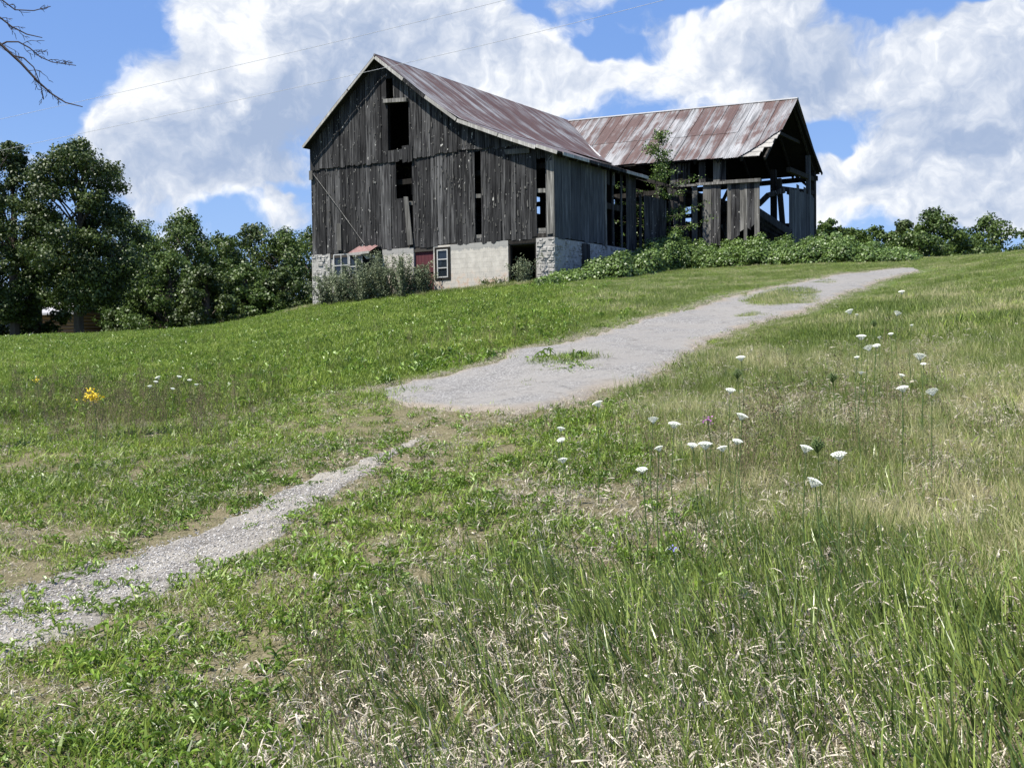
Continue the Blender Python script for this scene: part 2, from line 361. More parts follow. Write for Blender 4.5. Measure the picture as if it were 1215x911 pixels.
# ------------------------------------------------------------------ ground
AZ = [-2, -1, -.473, -.30, -.239, -.178, -.071, .041, .2, .307, .373, .42, .475, .6, 1, 2]
SL = [.03, .042, .0476, .0520, .0575, .0715, .083, .0960,   .1015, .1070, .1075, .113, .1225, .13, .14, .14]
DD = [46, 46, 46, 47, 50, 54, 60, 60, 56, 55, 51, 45, 41, 41, 41, 41]
def G(x, y):
    x = np.asarray(x, float); y = np.asarray(y, float)
    ye = np.maximum(y, 3.5); s = 0; dd = 0
    for o in (-.04, -.02, 0, .02, .04):
        az = np.clip(x/ye, -2, 2)+o; s = s+np.interp(az, AZ, SL)/5; dd = dd+np.interp(az, AZ, DD)/5
    k = 2.5; yy = dd-k*np.logaddexp(0, (dd-y)/k)
    z = s*yy
    w = np.clip(1-np.abs(y-20)/60, 0, 1)
    z = z+w*(.035*np.sin(x*1.3+1.7*np.sin(y*.6))*np.sin(y*.9+x*.3)+.022*np.sin(x*2.9+y*1.1)*np.sin(y*2.3-x))
    return z
def g1(x, y): return float(G(x, y))
def hit(px, py, h=0., y0=2.5, y1=90):
    r = ray(px, py); Y = np.arange(y0, y1, .02); P = CAM[None]+r[None]*Y[:, None]
    dz = P[:, 2]-G(P[:, 0], P[:, 1])-h
    i = np.where(dz < 0)[0]
    i = i[0] if len(i) else int(np.argmin(dz))
    return np.array([P[i, 0], P[i, 1], g1(P[i, 0], P[i, 1])])
def axis(lo, hi, fine, step, farstep=1.35):
    a = list(np.arange(fine[0], fine[1], step)); s = step; t = fine[1]
    while t < hi: a.append(t); s *= farstep; t += s
    a.append(hi); s = step; t = fine[0]-step
    while t > lo: a.insert(0, t); s *= farstep; t -= s
    a.insert(0, lo); return np.array(a)
gx = axis(-2500, 2500, (-30, 30), .3); gy = axis(-400, 3500, (-2, 62), .3)
XX, YY = np.meshgrid(gx, gy); ZZ = G(XX, YY)
vv = np.stack([XX, YY, ZZ], -1).reshape(-1, 3); nx, ny = len(gx), len(gy)
ii = (np.arange(ny-1)[:, None]*nx+np.arange(nx-1)[None]).ravel()
struct('ground', mesh('ground', vv, np.stack([ii, ii+1, ii+1+nx, ii+nx], 1), M['ground'], smooth=True), 'grassy sloping field of thatch and soil rising to the old barn')
# ------------------------------------------------------------------ asphalt drive and gravel track
def resample(pts, n):
    P = np.array(pts, float); d = np.r_[0, np.cumsum(np.linalg.norm(np.diff(P, axis=0), axis=1))]
    t = np.linspace(0, d[-1], n); return np.stack([np.interp(t, d, P[:, i]) for i in range(P.shape[1])], 1)
def strip(name, Lp, Rp, m, n, cross, lift, jag, label):
    L = resample([hit(*p)[:2] for p in Lp], n); Rr = resample([hit(*p)[:2] for p in Rp], n)
    vs = []; ed = []
    for i in range(n):
        l, r = L[i], Rr[i]; wd = r-l; ln = np.linalg.norm(wd)+1e-6
        j0 = jag*(math.sin(i*.9)+.7*math.sin(i*2.3+1)+random.uniform(-.7, .7)); j1 = jag*(math.sin(i*.7+2)+.7*math.sin(i*2.9)+random.uniform(-.7, .7))
        l = l+wd/ln*j0; r = r+wd/ln*j1
        for k in range(cross+1):
            t = k/cross; p = l+(r-l)*t
            e = abs(2*t-1); z = g1(*p)+lift*(1 if 0 < k < cross else -1.5)
            vs.append((p[0], p[1], z)); ed.append(e)
    vs = np.array(vs); c = cross+1
    idx = (np.arange(n-1)[:, None]*c+np.arange(cross)[None]).ravel()
    struct(name, mesh(name, vs, np.stack([idx, idx+1, idx+1+c, idx+c], 1), m, attrs={'edge': ed}, smooth=True), label)
    return L, Rr
roadL = [(455, 470), (458, 464), (468, 459), (484, 455), (538, 444), (592, 430), (605, 418), (665, 408), (695, 401), (738, 389), (802, 371), (825, 365), (853, 354), (910, 343), (957, 333), (1010, 325), (1060, 319.5), (1083, 318.5)]
roadR = [(456, 473), (468, 479), (486, 483), (505, 488), (532, 489), (605, 496), (665, 487), (705, 473), (782, 450), (802, 433), (840, 408), (860, 400), (893, 387), (960, 370), (997, 353), (1043, 335), (1070, 327), (1090, 322)]
RL, RR = strip('asphalt_drive', roadL, roadR, M['asphalt'], 260, 16, .035, .10, 'cracked grey asphalt drive climbing past the barn')
trL = [(-60, 730), (0, 702), (70, 678), (130, 660), (200, 643), (265, 618), (320, 590), (345, 574), (400, 558), (450, 540), (500, 517)]
trR = [(-60, 822), (0, 794), (60, 768), (120, 742), (200, 708), (260, 680), (320, 648), (360, 612), (415, 578), (462, 546), (506, 520)]
TL, TR = strip('gravel_track', trL, trR, M['gravel'], 60, 10, .012, .05, 'pale gravel wheel track through the grass')
def inpoly(px, py, poly):
    poly = np.array(poly); ins = np.zeros(len(px), bool); j = len(poly)-1
    for i in range(len(poly)):
        xi, yi = poly[i]; xj, yj = poly[j]
        c = ((yi > py) != (yj > py)) & (px < (xj-xi)*(py-yi)/(yj-yi+1e-12)+xi); ins ^= c; j = i
    return ins
ROADPOLY = list(map(tuple, RL))+list(map(tuple, RR[::-1])); TRACKPOLY = list(map(tuple, TL))+list(map(tuple, TR[::-1]))
# ------------------------------------------------------------------ main barn (local frame: x = -u, y = v, z = height - Z0)
Z0 = 4.0
barn = empty('barn', (C0[0], C0[1], Z0), math.atan2(-U[1], -U[0]), label='weathered grey gabled timber barn on whitewashed stone and block foundation', cat='barn')
wing = empty('barn_wing', (C0[0], C0[1], Z0), math.atan2(-U[1], -U[0]), label='collapsing open-sided barn wing with torn tin roof beside the bramble thicket', cat='barn')
def L3(u, v, z): return (-u, v, z-Z0)
def wall_board(par, name, poly, v, th, m, tilt=0):          # board facing the camera: polygon in (u,z) at depth v
    mb = MB(); mb.prism([(-a, z-Z0) for a, z in poly], (1, 0, 0), (0, 0, 1), (0, 1, 0), (0, v, 0), th); return mb.build(name, m, par)
def side_board(par, name, poly, u, th, m):                  # polygon in (v,z) at u
    mb = MB(); mb.prism([(v, z-Z0) for v, z in poly], (0, 1, 0), (0, 0, 1), (1, 0, 0), (-u, 0, 0), th); return mb.build(name, m, par)
OV = -.42
prof = [gab(x, y, OV) for x, y in ((358.5, 174), (400, 121), (444, 66), (478.6, 93.0), (504, 113.5), (527, 130.5), (545, 141.5), (570, 151), (602, 162), (634, 173), (661, 179))]
prof = [(a, z) for a, z in prof]                             # (u,z) left eave .. ridge .. right eave
pu = np.array([p[0] for p in prof])[::-1]; pz = np.array([p[1] for p in prof])[::-1]
def roofz(u): return float(np.interp(u, pu, pz))
RIDGE = prof[2]; UL = 12.6
def H(x0, y0, x1, y1, v=0):
    a = gab(x0, y0, v); c = gab(x1, y1, v); return (min(a[0], c[0]), max(a[0], c[0]), min(a[1], c[1]), max(a[1], c[1]))
upper_holes = [H(458.6, 93.5, 467.3, 120.6), H(460.4, 122.4, 486.2, 176)]
lower_holes = [H(469.5, 190, 489, 234), H(483, 233, 490.5, 292), H(562.7, 179, 571.6, 283), H(636.3, 187, 648, 283)]
BAND = 9.47; BOT = 5.74
def columns(u0, u1, brk, wmin=.22, wmax=.34):
    e = sorted([u0, u1]+[x for x in brk if u0 < x < u1]); out = []
    for a, c in zip(e[:-1], e[1:]):
        if c-a < .12: out.append((a, c)); continue
        n = max(1, round((c-a)/random.uniform(wmin, wmax))); w = (c-a)/n
        ed = [a+w*i+(random.uniform(-.05, .05)*w if 0 < i < n else 0) for i in range(n+1)]
        out += list(zip(ed[:-1], ed[1:]))
    return out
def boards(par, u0, u1, lo, hi, holes, v, jagb=.05, m=None, name='board', skip=.0):
    for a, c in columns(u0, u1, [h for q in holes for h in q[:2]]):
        mid = (a+c)/2; segs = [(lo(mid), hi)]
        for h in holes:
            if h[0] < mid < h[1]:
                ns = []
                for s0, s1 in segs:
                    t1 = s1(mid) if callable(s1) else s1; t0 = s0
                    if h[2] > t0+.1: ns.append((t0, s1 if h[2] >= t1 else h[2]))
                    if h[3] < t1-.1: ns.append((max(t0, h[3]), s1))
                segs = ns
        for s0, s1 in segs:
            g = .008; zb0 = s0+random.uniform(-jagb, jagb*.5); zb1 = zb0+random.uniform(-.03, .03)
            zt = (lambda q: s1(q)) if callable(s1) else (lambda q: s1)
            if min(zt(a), zt(c)) < s0+.06: continue
            lean = random.uniform(-.012, .012); vv_ = v+random.uniform(-.012, .012)
            poly = [(a+g+lean, zb0), (mid+random.uniform(-.05, .05), min(zb0, zb1)-random.uniform(-.02, .05)), (c-g+lean, zb1), (c-g, zt(c-g)), (a+g, zt(a+g))]
            wall_board(par, name, poly, vv_, .024, m or M['wood'])
cutz = lambda u: roofz(u)-.07
boards(barn, 0.0, UL, lambda u: BAND-.04*math.sin(u), cutz, upper_holes, -.055)
lowtop = lambda u: BAND+.12 if u < 11 else BAND+.12
boards(barn, 0.0, UL, lambda u: BOT, lambda u: min(BAND+.12, cutz(u)), lower_holes, 0.0, jagb=.07)
# loose and broken boards round the openings
def px_board(px, v, th, m, par, name='board', **k):
    o = wall_board(par, name, [gab(x, y, v) for x, y in px], v, th, m)
    tagp(o, **k); return o
px_board([(476.7, 173.5), (483, 172.5), (482.5, 192), (477.5, 193.5)], -.09, .024, M['wood'], barn)
px_board([(483.4, 172.5), (488.5, 172), (489, 191), (484, 193)], -.085, .024, M['wood'], barn)
px_board([(479, 233.5), (484, 233.5), (490, 290), (483.5, 291)], -.07, .024, M['wood_light'], barn)
px_board([(399.3, 265), (404.3, 265), (405, 297), (400, 297)], -.06, .024, M['wood_light'], barn)
px_board([(598, 177.5), (628, 175.5), (628, 181.5), (600, 183.5)], -.09, .024, M['wood_light'], barn)
px_board([(648.3, 191), (655.6, 190), (656.0, 277), (648.8, 278)], -.045, .024, M['wood_light'], barn)
for p, q in (((468, 186.5), (478.5, 186)), ((483, 241.5), (491, 241.2)), ((562, 233), (572, 232.5)), ((636, 226.5), (648, 226.2)), ((459, 121.3), (486.5, 119.5)), ((562, 281.5), (575, 280.5)), ((637, 277.5), (655, 277)), ((638, 273.5), (650, 273)), ((482, 287), (491, 286))):
    a = gab(*p, .1); c = gab(*q, .1); v = .12 if p[1] > 122 else -.10
    MB().bar(L3(a[0], v, a[1]), L3(c[0], v, c[1]), .13, .16).build('cross_rail', M['wood_light'], barn)
# splintered slivers and knots standing proud of the gable boards
mb = MB()
for i in range(380):
    u = random.uniform(.1, 12.4); z = random.uniform(5.8, cutz(u)-.2)
    if any(h[0]-.05 < u < h[1]+.05 and h[2] < z < h[3] for h in upper_holes+lower_holes): continue
    v = -.07 if z > BAND else -.018; s = random.uniform(.02, .055); t = random.uniform(.03, .16)*(1 if random.random() < .8 else 2.5)
    mb.prism([(-u, z-Z0), (-u+s, z-Z0+random.uniform(-.02, .02)), (-u+s*.6, z-Z0+t), (-u-s*.3, z-Z0+t*.7)], (1, 0, 0), (0, 0, 1), (0, 1, 0), (0, v-.012, 0), .012)
mb.build('splinters', M['wood_light'], barn, kind='stuff')
MB().box((-.02, -.06, BOT-Z0), (.035, -.03, roofz(0)-Z0-.12)).build('corner_trim', M['wood_light'], barn)
# side wall, in the shade
sv0 = .02
def sboards(par, v0, v1, zb, zt, u, m, gapp=0., w=.27, name='board'):
    n = max(1, round((v1-v0)/w)); ww = (v1-v0)/n
    for i in range(n):
        if random.random() < gapp: continue
        a = v0+i*ww+.008; c = v0+(i+1)*ww-.008; j = random.uniform(-.05, .03)
        side_board(par, name, [(a, zb+j), (c, zb+j+random.uniform(-.03, .03)), (c, zt), (a, zt)], u+random.uniform(-.01, .01), .024, m)
VEND = sde(767, 209.7, prof[-1][0])[0]; ZE = roofz(0)-.1
sboards(barn, sv0, 4.22, 5.70, ZE, 0.0, M['wood_shade_tint'])
MB().box((-.01, 4.16, 1.6), (.06, 4.30, ZE-Z0)).build('corner_trim', M['wood_light'], barn)
sboards(barn, 4.4, 5.9, 8.25, ZE, 0.0, M['wood'], .3)
for a, c in ((4.95, 5.10), (5.72, 5.9)): side_board(barn, 'board', [(a, 5.7), (c, 5.7), (c-.05, 8.3), (a-.05, 8.3)], .02, .024, M['wood'])
MB().box((-.16, 4.3, 7.25-Z0), (-.02, 6.0, 7.5-Z0)).build('cross_rail', M['beam'], barn)
sboards(barn, 5.95, VEND, 5.6, ZE, 0.0, M['wood'], .22); sboards(barn, VEND, 12.3, 5.6, 8.2, 0.0, M['wood'], .3)
# far walls (left and back), enclosing the dark inside
hv0, hz0 = None, None
def left_gap():                                            # where the light slot seen through the right doorway meets the left wall
    a = sde(640.2, 254, UL); c = sde(640.2, 233, UL); return a[0], a[1], c[1]
lg = left_gap()
n = 44
for i in range(n):
    a = i*20/n; c = (i+1)*20/n
    if a-.1 < lg[0] < c+.1:
        side_board(barn, 'board', [(a, 5.7), (c, 5.7), (c, lg[1]), (a, lg[1])], UL, .024, M['wood'])
        if roofz(12.6)-.1 > lg[2]+.1: side_board(barn, 'board', [(a, lg[2]), (c, lg[2]), (c, roofz(12.6)-.1), (a, roofz(12.6)-.1)], UL, .024, M['wood'])
        continue
    side_board(barn, 'board', [(a+.004, 5.7), (c-.004, 5.7), (c-.004, roofz(12.6)-.1), (a+.004, roofz(12.6)-.1)], UL, .024, M['wood'])
backholes = []
for x0, y0, x1, y1 in ((803, 246, 820, 263), (727, 236, 729.5, 244)):
    backholes.append(H(x0, y0, x1, y1, 20.0))
for a, c in columns(0, UL, [h for q in backholes for h in q[:2]], .4, .5):
    mid = (a+c)/2; segs = [(5.7, cutz(mid))]
    for h in backholes:
        if h[0]-.01 < mid < h[1]+.01: segs = [(5.7, h[2]), (h[3], cutz(mid))]
    for s0, s1 in segs:
        if s1-s0 > .1: wall_board(barn, 'board', [(a, s0), (c, s0), (c, s1), (a, s1)], 20, .024, M['wood'])
# frame inside
for v in (.35, 5.2, 10.2, 15.1, 19.8):
    for u in (.25, 4.3, 8.5, 12.3):
        MB().box((-u-.12, v-.12, BOT-Z0), (-u+.12, v+.12, roofz(u)-Z0-.2)).build('post', M['beam'], barn)
    MB().box((-12.4, v-.1, 8.45-Z0), (-.15, v+.1, 8.67-Z0)).build('beam', M['beam'], barn)
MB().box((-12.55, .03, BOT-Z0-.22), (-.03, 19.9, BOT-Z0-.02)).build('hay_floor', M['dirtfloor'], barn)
mb = MB()
for v in np.arange(.3, 20, .9):
    for (a, za), (c, zc) in zip(prof[:-1], prof[1:]): mb.bar(L3(a, v, za-.14), L3(c, v, zc-.14), .07, .12)
mb.build('rafters', M['beam'], barn, kind='stuff')
# ---- roof deck and corrugated sheets
def deck(par, pr, v0, v1, name='roof_deck', m=None):
    mb = MB(); n = len(pr)
    top = [L3(a, v0, z-.02) for a, z in pr]+[L3(a, v1, z-.02) for a, z in pr]; bot = [L3(a, v0, z-.07) for a, z in pr]+[L3(a, v1, z-.07) for a, z in pr]
    fs = []
    for i in range(n-1): fs += [(i, i+1, n+i+1, n+i), (2*n+i, 3*n+i, 3*n+i+1, 2*n+i+1), (i, 2*n+i, 2*n+i+1, i+1), (n+i, n+i+1, 3*n+i+1, 3*n+i)]
    fs += [(0, n, 3*n, 2*n), (n-1, 3*n-1, 4*n-1, 2*n-1)]
    mb.add(top+bot, fs); return mb.build(name, m or M['beam'], par)
deck(barn, prof, OV+.03, VEND); deck(barn, prof[:-3], VEND, 20.3)
def sheet(par, pa, pb, along, width, m, lift=0., pitch=.085, curve=None, name='roof_sheet', ends=None):
    """corrugated sheet: pa->pb runs down the slope (3D local), along = unit vector across the corrugations"""
    nw = max(4, int(width/pitch*4)); pts = curve or [pa, pb]
    al = Vector(along); vs = []; cols = nw+1
    for r, p in enumerate(pts):
        p = Vector(p)
        q = Vector(pts[min(r+1, len(pts)-1)])-Vector(pts[max(r-1, 0)]); nrm = al.cross(q.normalized()).normalized()
        if nrm.z < 0: nrm = -nrm
        for k in range(cols):
            t = k/nw*width; off = math.sin(t/pitch*2*math.pi)*.011+lift
            sh = (ends(t) if ends and r == len(pts)-1 else 0)
            vs.append(p+al*t+nrm*off+(q.normalized()*sh))
    fs = []
    for r in range(len(pts)-1):
        for k in range(nw): fs.append((r*cols+k, r*cols+k+1, (r+1)*cols+k+1, (r+1)*cols+k))
    me = mesh(name, vs, fs, m, smooth=True)
    return obj(name, me, par)
SW = .66
right = prof[2:]
rcurve = lambda lo, hi: [p for p in right][lo:hi]
v = OV
k = 0
while v < 20.2:
    w = min(SW+.03, 20.3-v); j = random.uniform(-.03, .03)
    up = [L3(a, v, z+.012) for a, z in right[:5]]; lw = [L3(a, v, z+.004) for a, z in right[4:]]
    e = up[-1]; nx2 = L3(right[5][0], v, right[5][1]+.012); up.append(tuple(Vector(e)+(Vector(nx2)-Vector(e))*.4))
    if v < VEND-.4: sheet(barn, None, None, (0, 1, 0), w, M['tin_main'], .014+.004*(k % 2), curve=lw, ends=lambda t, j=j: j)
    sheet(barn, None, None, (0, 1, 0), w, M['tin_main'], .030+.004*(k % 2), curve=up, ends=lambda t, j=j: j)
    lf = [L3(a, v, z+.01) for a, z in (prof[2], prof[1], prof[0])]
    if k % 1 == 0: sheet(barn, None, None, (0, 1, 0), w, M['tin_main'], .014+.004*(k % 2), curve=lf, pitch=.17)
    v += SW; k += 1
MB().tube([L3(RIDGE[0], OV, RIDGE[1]+.03), L3(RIDGE[0], 16, RIDGE[1]-.03)], [.05, .05], 6).build('ridge_cap', M['tin_wing'], barn)
def rake(p, q, m, h=.13, nm='fascia_board', v=OV-.02, t=.03):
    a = gab(*p, v); c = gab(*q, v); MB().bar(L3(a[0], v, a[1]-.03), L3(c[0], v, c[1]-.03), t, h).build(nm, m, barn)
rake((359, 174), (412, 107), M['fascia'], .11); rake((413, 106), (444, 67), M['fascia'], .10)
rake((445, 67.5), (478, 93.5), M['fascia'], .13); rake((479, 94), (503, 114), M['wood'], .13); rake((504, 114), (541, 141), M['fascia'], .13)
rake((542, 142), (590, 159), M['fascia'], .14); rake((591, 159.5), (635, 174), M['fascia'], .14); rake((636, 172), (661, 180), M['fascia'], .13)
ea = sde(661, 179, -.28); 
for v0, v1, m in ((.0, 2.1, 'fascia'), (2.15, VEND-2.1, 'wood'), (VEND-2.0, VEND+.15, 'fascia')):
    MB().bar(L3(prof[-1][0]-.02, v0, prof[-1][1]-.05), L3(prof[-1][0]-.02, v1, prof[-1][1]-.05), .03, .13).build('fascia_board', M[m], barn)
# ---- foundation
def fbox(name, u0, u1, z0, z1, v0, v1, m, par=barn): return MB().box((-u1, v0, z0-Z0), (-u0, v1, z1-Z0)).build(name, m, par)
def rub(name, region, facing, m='stone'):
    mb = MB(); a0, a1, z0, z1 = region; z = z0
    while z < z1:
        h = random.uniform(.07, .20); a = a0-random.uniform(0, .15)
        while a < a1:
            w = random.uniform(.09, .36); w2 = min(w, a1-a); a = max(a, a0); hh = min(h, z1-z)
            if w2 > .06 and hh > .05:
                i = .008; dp = random.uniform(-.015, .03)
                if random.random() < .22: a += w; continue
                q = [(a+i+random.uniform(0, .03), z+i), (a+w2-i, z+i+random.uniform(0, .02)), (a+w2-i-random.uniform(0, .03), z+hh-i), (a+i, z+hh-i-random.uniform(0, .02))]
                if facing == 'v': pts = [(-x, y-Z0) for x, y in q]; e1, nrm, o = (1, 0, 0), (0, -1, 0), (0, 0, 0)
                else: pts = [(x, y-Z0) for x, y in q]; e1, nrm, o = (0, 1, 0), (1, 0, 0), (0, 0, 0)
                e1, nrm = Vector(e1), Vector(nrm); cx = sum(p[0] for p in pts)/4; cz = sum(p[1] for p in pts)/4
                A = [e1*x+Vector((0, 0, y)) for x, y in pts]; B = [e1*(cx+(x-cx)*.72)+Vector((0, 0, cz+(y-cz)*.7))+nrm*(.02+dp) for x, y in pts]
                mb.add(A+B, [(4, 5, 6, 7), (0, 1, 5, 4), (1, 2, 6, 5), (2, 3, 7, 6), (3, 0, 4, 7)])
            a += w
        z += h
    mb.build(name, M[m], barn, kind='stuff')
FD = BOT-.02
pl_l = gab(392, 330)[0]; dr = H(602.8, 287, 636.8, 345); wn = H(516.6, 294.5, 534.2, 331); rd = H(490.5, 292, 515, 352)
fbox('foundation_pier', pl_l, 12.65, 2.9, FD, 0, .5, M['mortar']); rub('rubble_stones', (pl_l, 12.65, 2.9, FD), 'v')
fbox('foundation_pier', 0, dr[0], 3.6, FD, 0, .5, M['mortar']); rub('rubble_stones', (0.0, dr[0], 3.6, FD), 'v')
MB().box((-.5, .5, 3.6-Z0), (0, 9.5, 5.68-Z0)).build('foundation_side', M['mortar'], barn); rub('rubble_stones', (0, 9.5, 3.8, 5.68), 's')
MB().box((-12.6, .5, -1.2), (-12.1, 19.9, FD-Z0)).build('foundation_side', M['mortar'], barn)
MB().box((-12.1, 19.4, -1.2), (-.0, 19.9, FD-Z0)).build('foundation_back', M['mortar'], barn)
MB().box((-.5, 9.5, 3.6-Z0), (0, 19.4, 5.6-Z0)).build('foundation_side', M['mortar'], barn)
a0, a1 = sde(689.5, 300)[0], sde(698, 300)[0]; MB().box((.05, a0, .2), (.09, a1, 1.62)).build('recess_shade_panel', M['wood'], barn)  # dark panel standing in for the shade of a recess in the stone
# block wall with its joints
def blockwall(u0, u1, z0, z1, skip=[]):
    pieces = [(u0, u1, z0, z1)]
    # joint backing, cut round the openings
    xs = sorted({u0, u1}|{s for q in skip for s in q[:2] if u0 < s < u1}); zs = sorted({z0, z1}|{s for q in skip for s in q[2:] if z0 < s < z1})
    mb = MB()
    for a, c in zip(xs[:-1], xs[1:]):
        for e, f in zip(zs[:-1], zs[1:]):
            if not any(q[0] <= (a+c)/2 <= q[1] and q[2] <= (e+f)/2 <= q[3] for q in skip): mb.box((-c, .006, e-Z0), (-a, .2, f-Z0))
    mb.build('block_joints', M['blockjoint'], barn)
    row = 0; z = z1
    while z > z0+.03:
        zb = max(z-.2, z0); off = .2*(row % 2); a = u0-off
        while a < u1:
            x0 = max(a, u0); x1 = min(a+.4, u1); segs = [(x0, x1, zb, z)]
            for q in skip:
                ns = []
                for s in segs:
                    if s[1] <= q[0] or s[0] >= q[1] or s[3] <= q[2]+.02 or s[2] >= q[3]-.02: ns.append(s); continue
                    if s[0] < q[0]: ns.append((s[0], q[0], s[2], s[3]))
                    if s[1] > q[1]: ns.append((q[1], s[1], s[2], s[3]))
                segs = ns
            for s in segs:
                if s[1]-s[0] > .05 and s[3]-s[2] > .05:
                    MB().box((-s[1]+.002, random.uniform(0, .0015), s[2]-Z0+.002), (-s[0]-.002, .1, s[3]-Z0-.002)).build('block', M['block'], barn)
            a += .4
        z -= .2; row += 1
blockwall(dr[1], rd[0], 3.3, FD, [wn])
bl = gab(454, 320)[0]
blockwall(rd[1], bl, 3.1, FD)
MB().box((-dr[1]-.0, .01, FD-Z0-.16), (-dr[0], .22, FD-Z0)).build('lintel', M['beam'], barn)
for u in dr[:2]:
    s_ = 1 if u == dr[0] else -1
    MB().box((-u-(.07 if s_ > 0 else 0), .03, 3.6-Z0), (-u+(0 if s_ > 0 else .07), .2, FD-Z0-.17)).build('door_frame', M['beam'], barn)
MB().box((-dr[0]-.35, .9, 3.9-Z0), (-dr[0]-.25, 1.0, FD-Z0-.3)).build('post', M['beam'], barn)
# red door, set back, dark opening under it
w_ = (rd[1]-rd[0])
for i in range(6):
    a = rd[0]+i*w_/6
    MB().box((-a-w_/6+.004, .10, 4.65-Z0), (-a-.004, .13, FD-Z0)).build('door_board', M['red'], barn)
MB().box((-rd[1]+.30, .14, 3.4-Z0), (-rd[0], .17, 4.66-Z0)).build('door_board', M['red'], barn)
# cellar window: frame, three panes one above another
def window(par, w, vv, rows, cols, fr=.045):
    u0, u1, z0, z1 = w
    mb = MB(); mb.box((-u1, vv-.03, z0-Z0), (-u1+fr, vv+.08, z1-Z0)); mb.box((-u0-fr, vv-.03, z0-Z0), (-u0, vv+.08, z1-Z0))
    mb.box((-u1+fr, vv-.03, z1-Z0-fr), (-u0-fr, vv+.08, z1-Z0)); mb.box((-u1+fr, vv-.04, z0-Z0), (-u0-fr, vv+.08, z0-Z0+fr))
    hh = (z1-z0-2*fr)/rows; ww = (u1-u0-2*fr)/cols
    for r in range(1, rows): mb.box((-u1+fr, vv-.02, z0+fr+hh*r-.02-Z0), (-u0-fr, vv+.05, z0+fr+hh*r+.02-Z0))
    for r in range(1, cols): mb.box((-u1+fr+ww*r-.02, vv-.021, z0+fr-Z0), (-u1+fr+ww*r+.02, vv+.051, z1-fr-Z0))
    fo = mb.build('window_frame', M['white'], par)
    for r in range(rows):
        for c in range(cols):
            MB().box((-u1+fr+ww*c+.015, vv+.02, z0+fr+hh*r+.015-Z0), (-u1+fr+ww*(c+1)-.015, vv+.026, z0+fr+hh*(r+1)-.015-Z0)).build('pane', M['glass'], fo)
    return fo
window(barn, (wn[0]+.09, wn[1]-.09, wn[2]+.07, wn[3]-.08), -.005, 3, 1)
mb = MB()
for a_, c_ in (((-wn[1]-.03, wn[2]-.03), (-wn[1]+.08, wn[3]+.02)), ((-wn[0]-.08, wn[2]-.03), (-wn[0]+.03, wn[3]+.02)), ((-wn[1]+.08, wn[2]-.03), (-wn[0]-.08, wn[2]+.065)), ((-wn[1]+.08, wn[3]-.075), (-wn[0]-.08, wn[3]+.02))):
    mb.box((a_[0], -.025, a_[1]-Z0), (c_[0], .06, c_[1]-Z0))
mb.build('window_surround', M['beam'], barn)
MB().box((-wn[1]+.0, .07, wn[2]-Z0), (-wn[0]-.0, .19, wn[3]-Z0)).build('window_reveal', M['beam'], barn)
# left part behind the shrubs: twin windows, boards, tin hood
w1 = H(395, 302, 413.5, 328); w2 = H(413.7, 302, 430, 330)
window(barn, w1, .05, 2, 2); window(barn, w2, .05, 2, 2)
lowz = 3.0
for (x0, x1, m) in ((392, 396, 'mortar'), (430, 434, 'beam'), (434, 442, 'wood'), (442, 450, 'wood_light'), (450, 454, 'beam')):
    q = H(x0, 302, x1, 320); MB().box((-q[1], .06, lowz-Z0), (-q[0], .12, FD-Z0-(.28 if x0 > 433 else 0))).build('cellar_board', M[m], barn)
for q in (w1, w2): MB().box((-q[1], .05, lowz-Z0), (-q[0], .2, q[2]-Z0)).build('cellar_wall', M['block'], barn)
MB().box((-pl_l, .25, 5.3-Z0), (-bl, .3, FD-Z0)).build('cellar_board', M['beam'], barn)
hd0 = gab(425.5, 295)[0]; hd1 = gab(451.5, 295)[0]; hz = gab(440, 293)[1]
mb = MB(); n = 14
for i in range(n+1):
    a = hd0+(hd1-hd0)*i/n; z = .03*math.sin(i*1.9)
    mb.v += [(-a, -.03, hz-Z0+z+.05), (-a, -.75, hz-Z0-.30+z)]
mb.f = [(2*i, 2*i+1, 2*i+3, 2*i+2) for i in range(n)]
mb.build('tin_hood', M['redtin'], barn)
MB().bar((-hd0, -.77, hz-Z0-.34), (-hd1, -.77, hz-Z0-.30), .03, .10).build('hood_edge', M['fascia'], barn)
px_ = [(426.5, 298.5), (444, 303), (444.5, 305.5), (435, 307.5)]
o = wall_board(barn, 'hood_side_board', [gab(x, y, -.5) for x, y in px_], -.5, .03, M['white'])
for u in (hd0-.05, hd1+.05): MB().bar((-u, -.02, hz-Z0-.75), (-u, -.7, hz-Z0-.33), .05, .05).build('hood_brace', M['wood'], barn)
a = gab(372, 207, -.12); c = gab(432.5, 290, -.12)
MB().tube([L3(a[0], -.12, a[1]), L3((a[0]+c[0])/2, -.12, (a[1]+c[1])/2+.03), L3(c[0], -.12, c[1])], [.016]*3, 6).build('leaning_pipe', M['wood_light'], barn)
MB().box((-12.62, -.11, gab(370, 214)[1]-Z0), (-12.42, -.07, gab(370, 203)[1]-Z0)).build('wall_bracket', M['wood_light'], barn)
MB().box((-UL, .02, BOT-Z0-.03), (0, .3, BOT-Z0+.16)).build('sill_beam', M['beam'], barn)
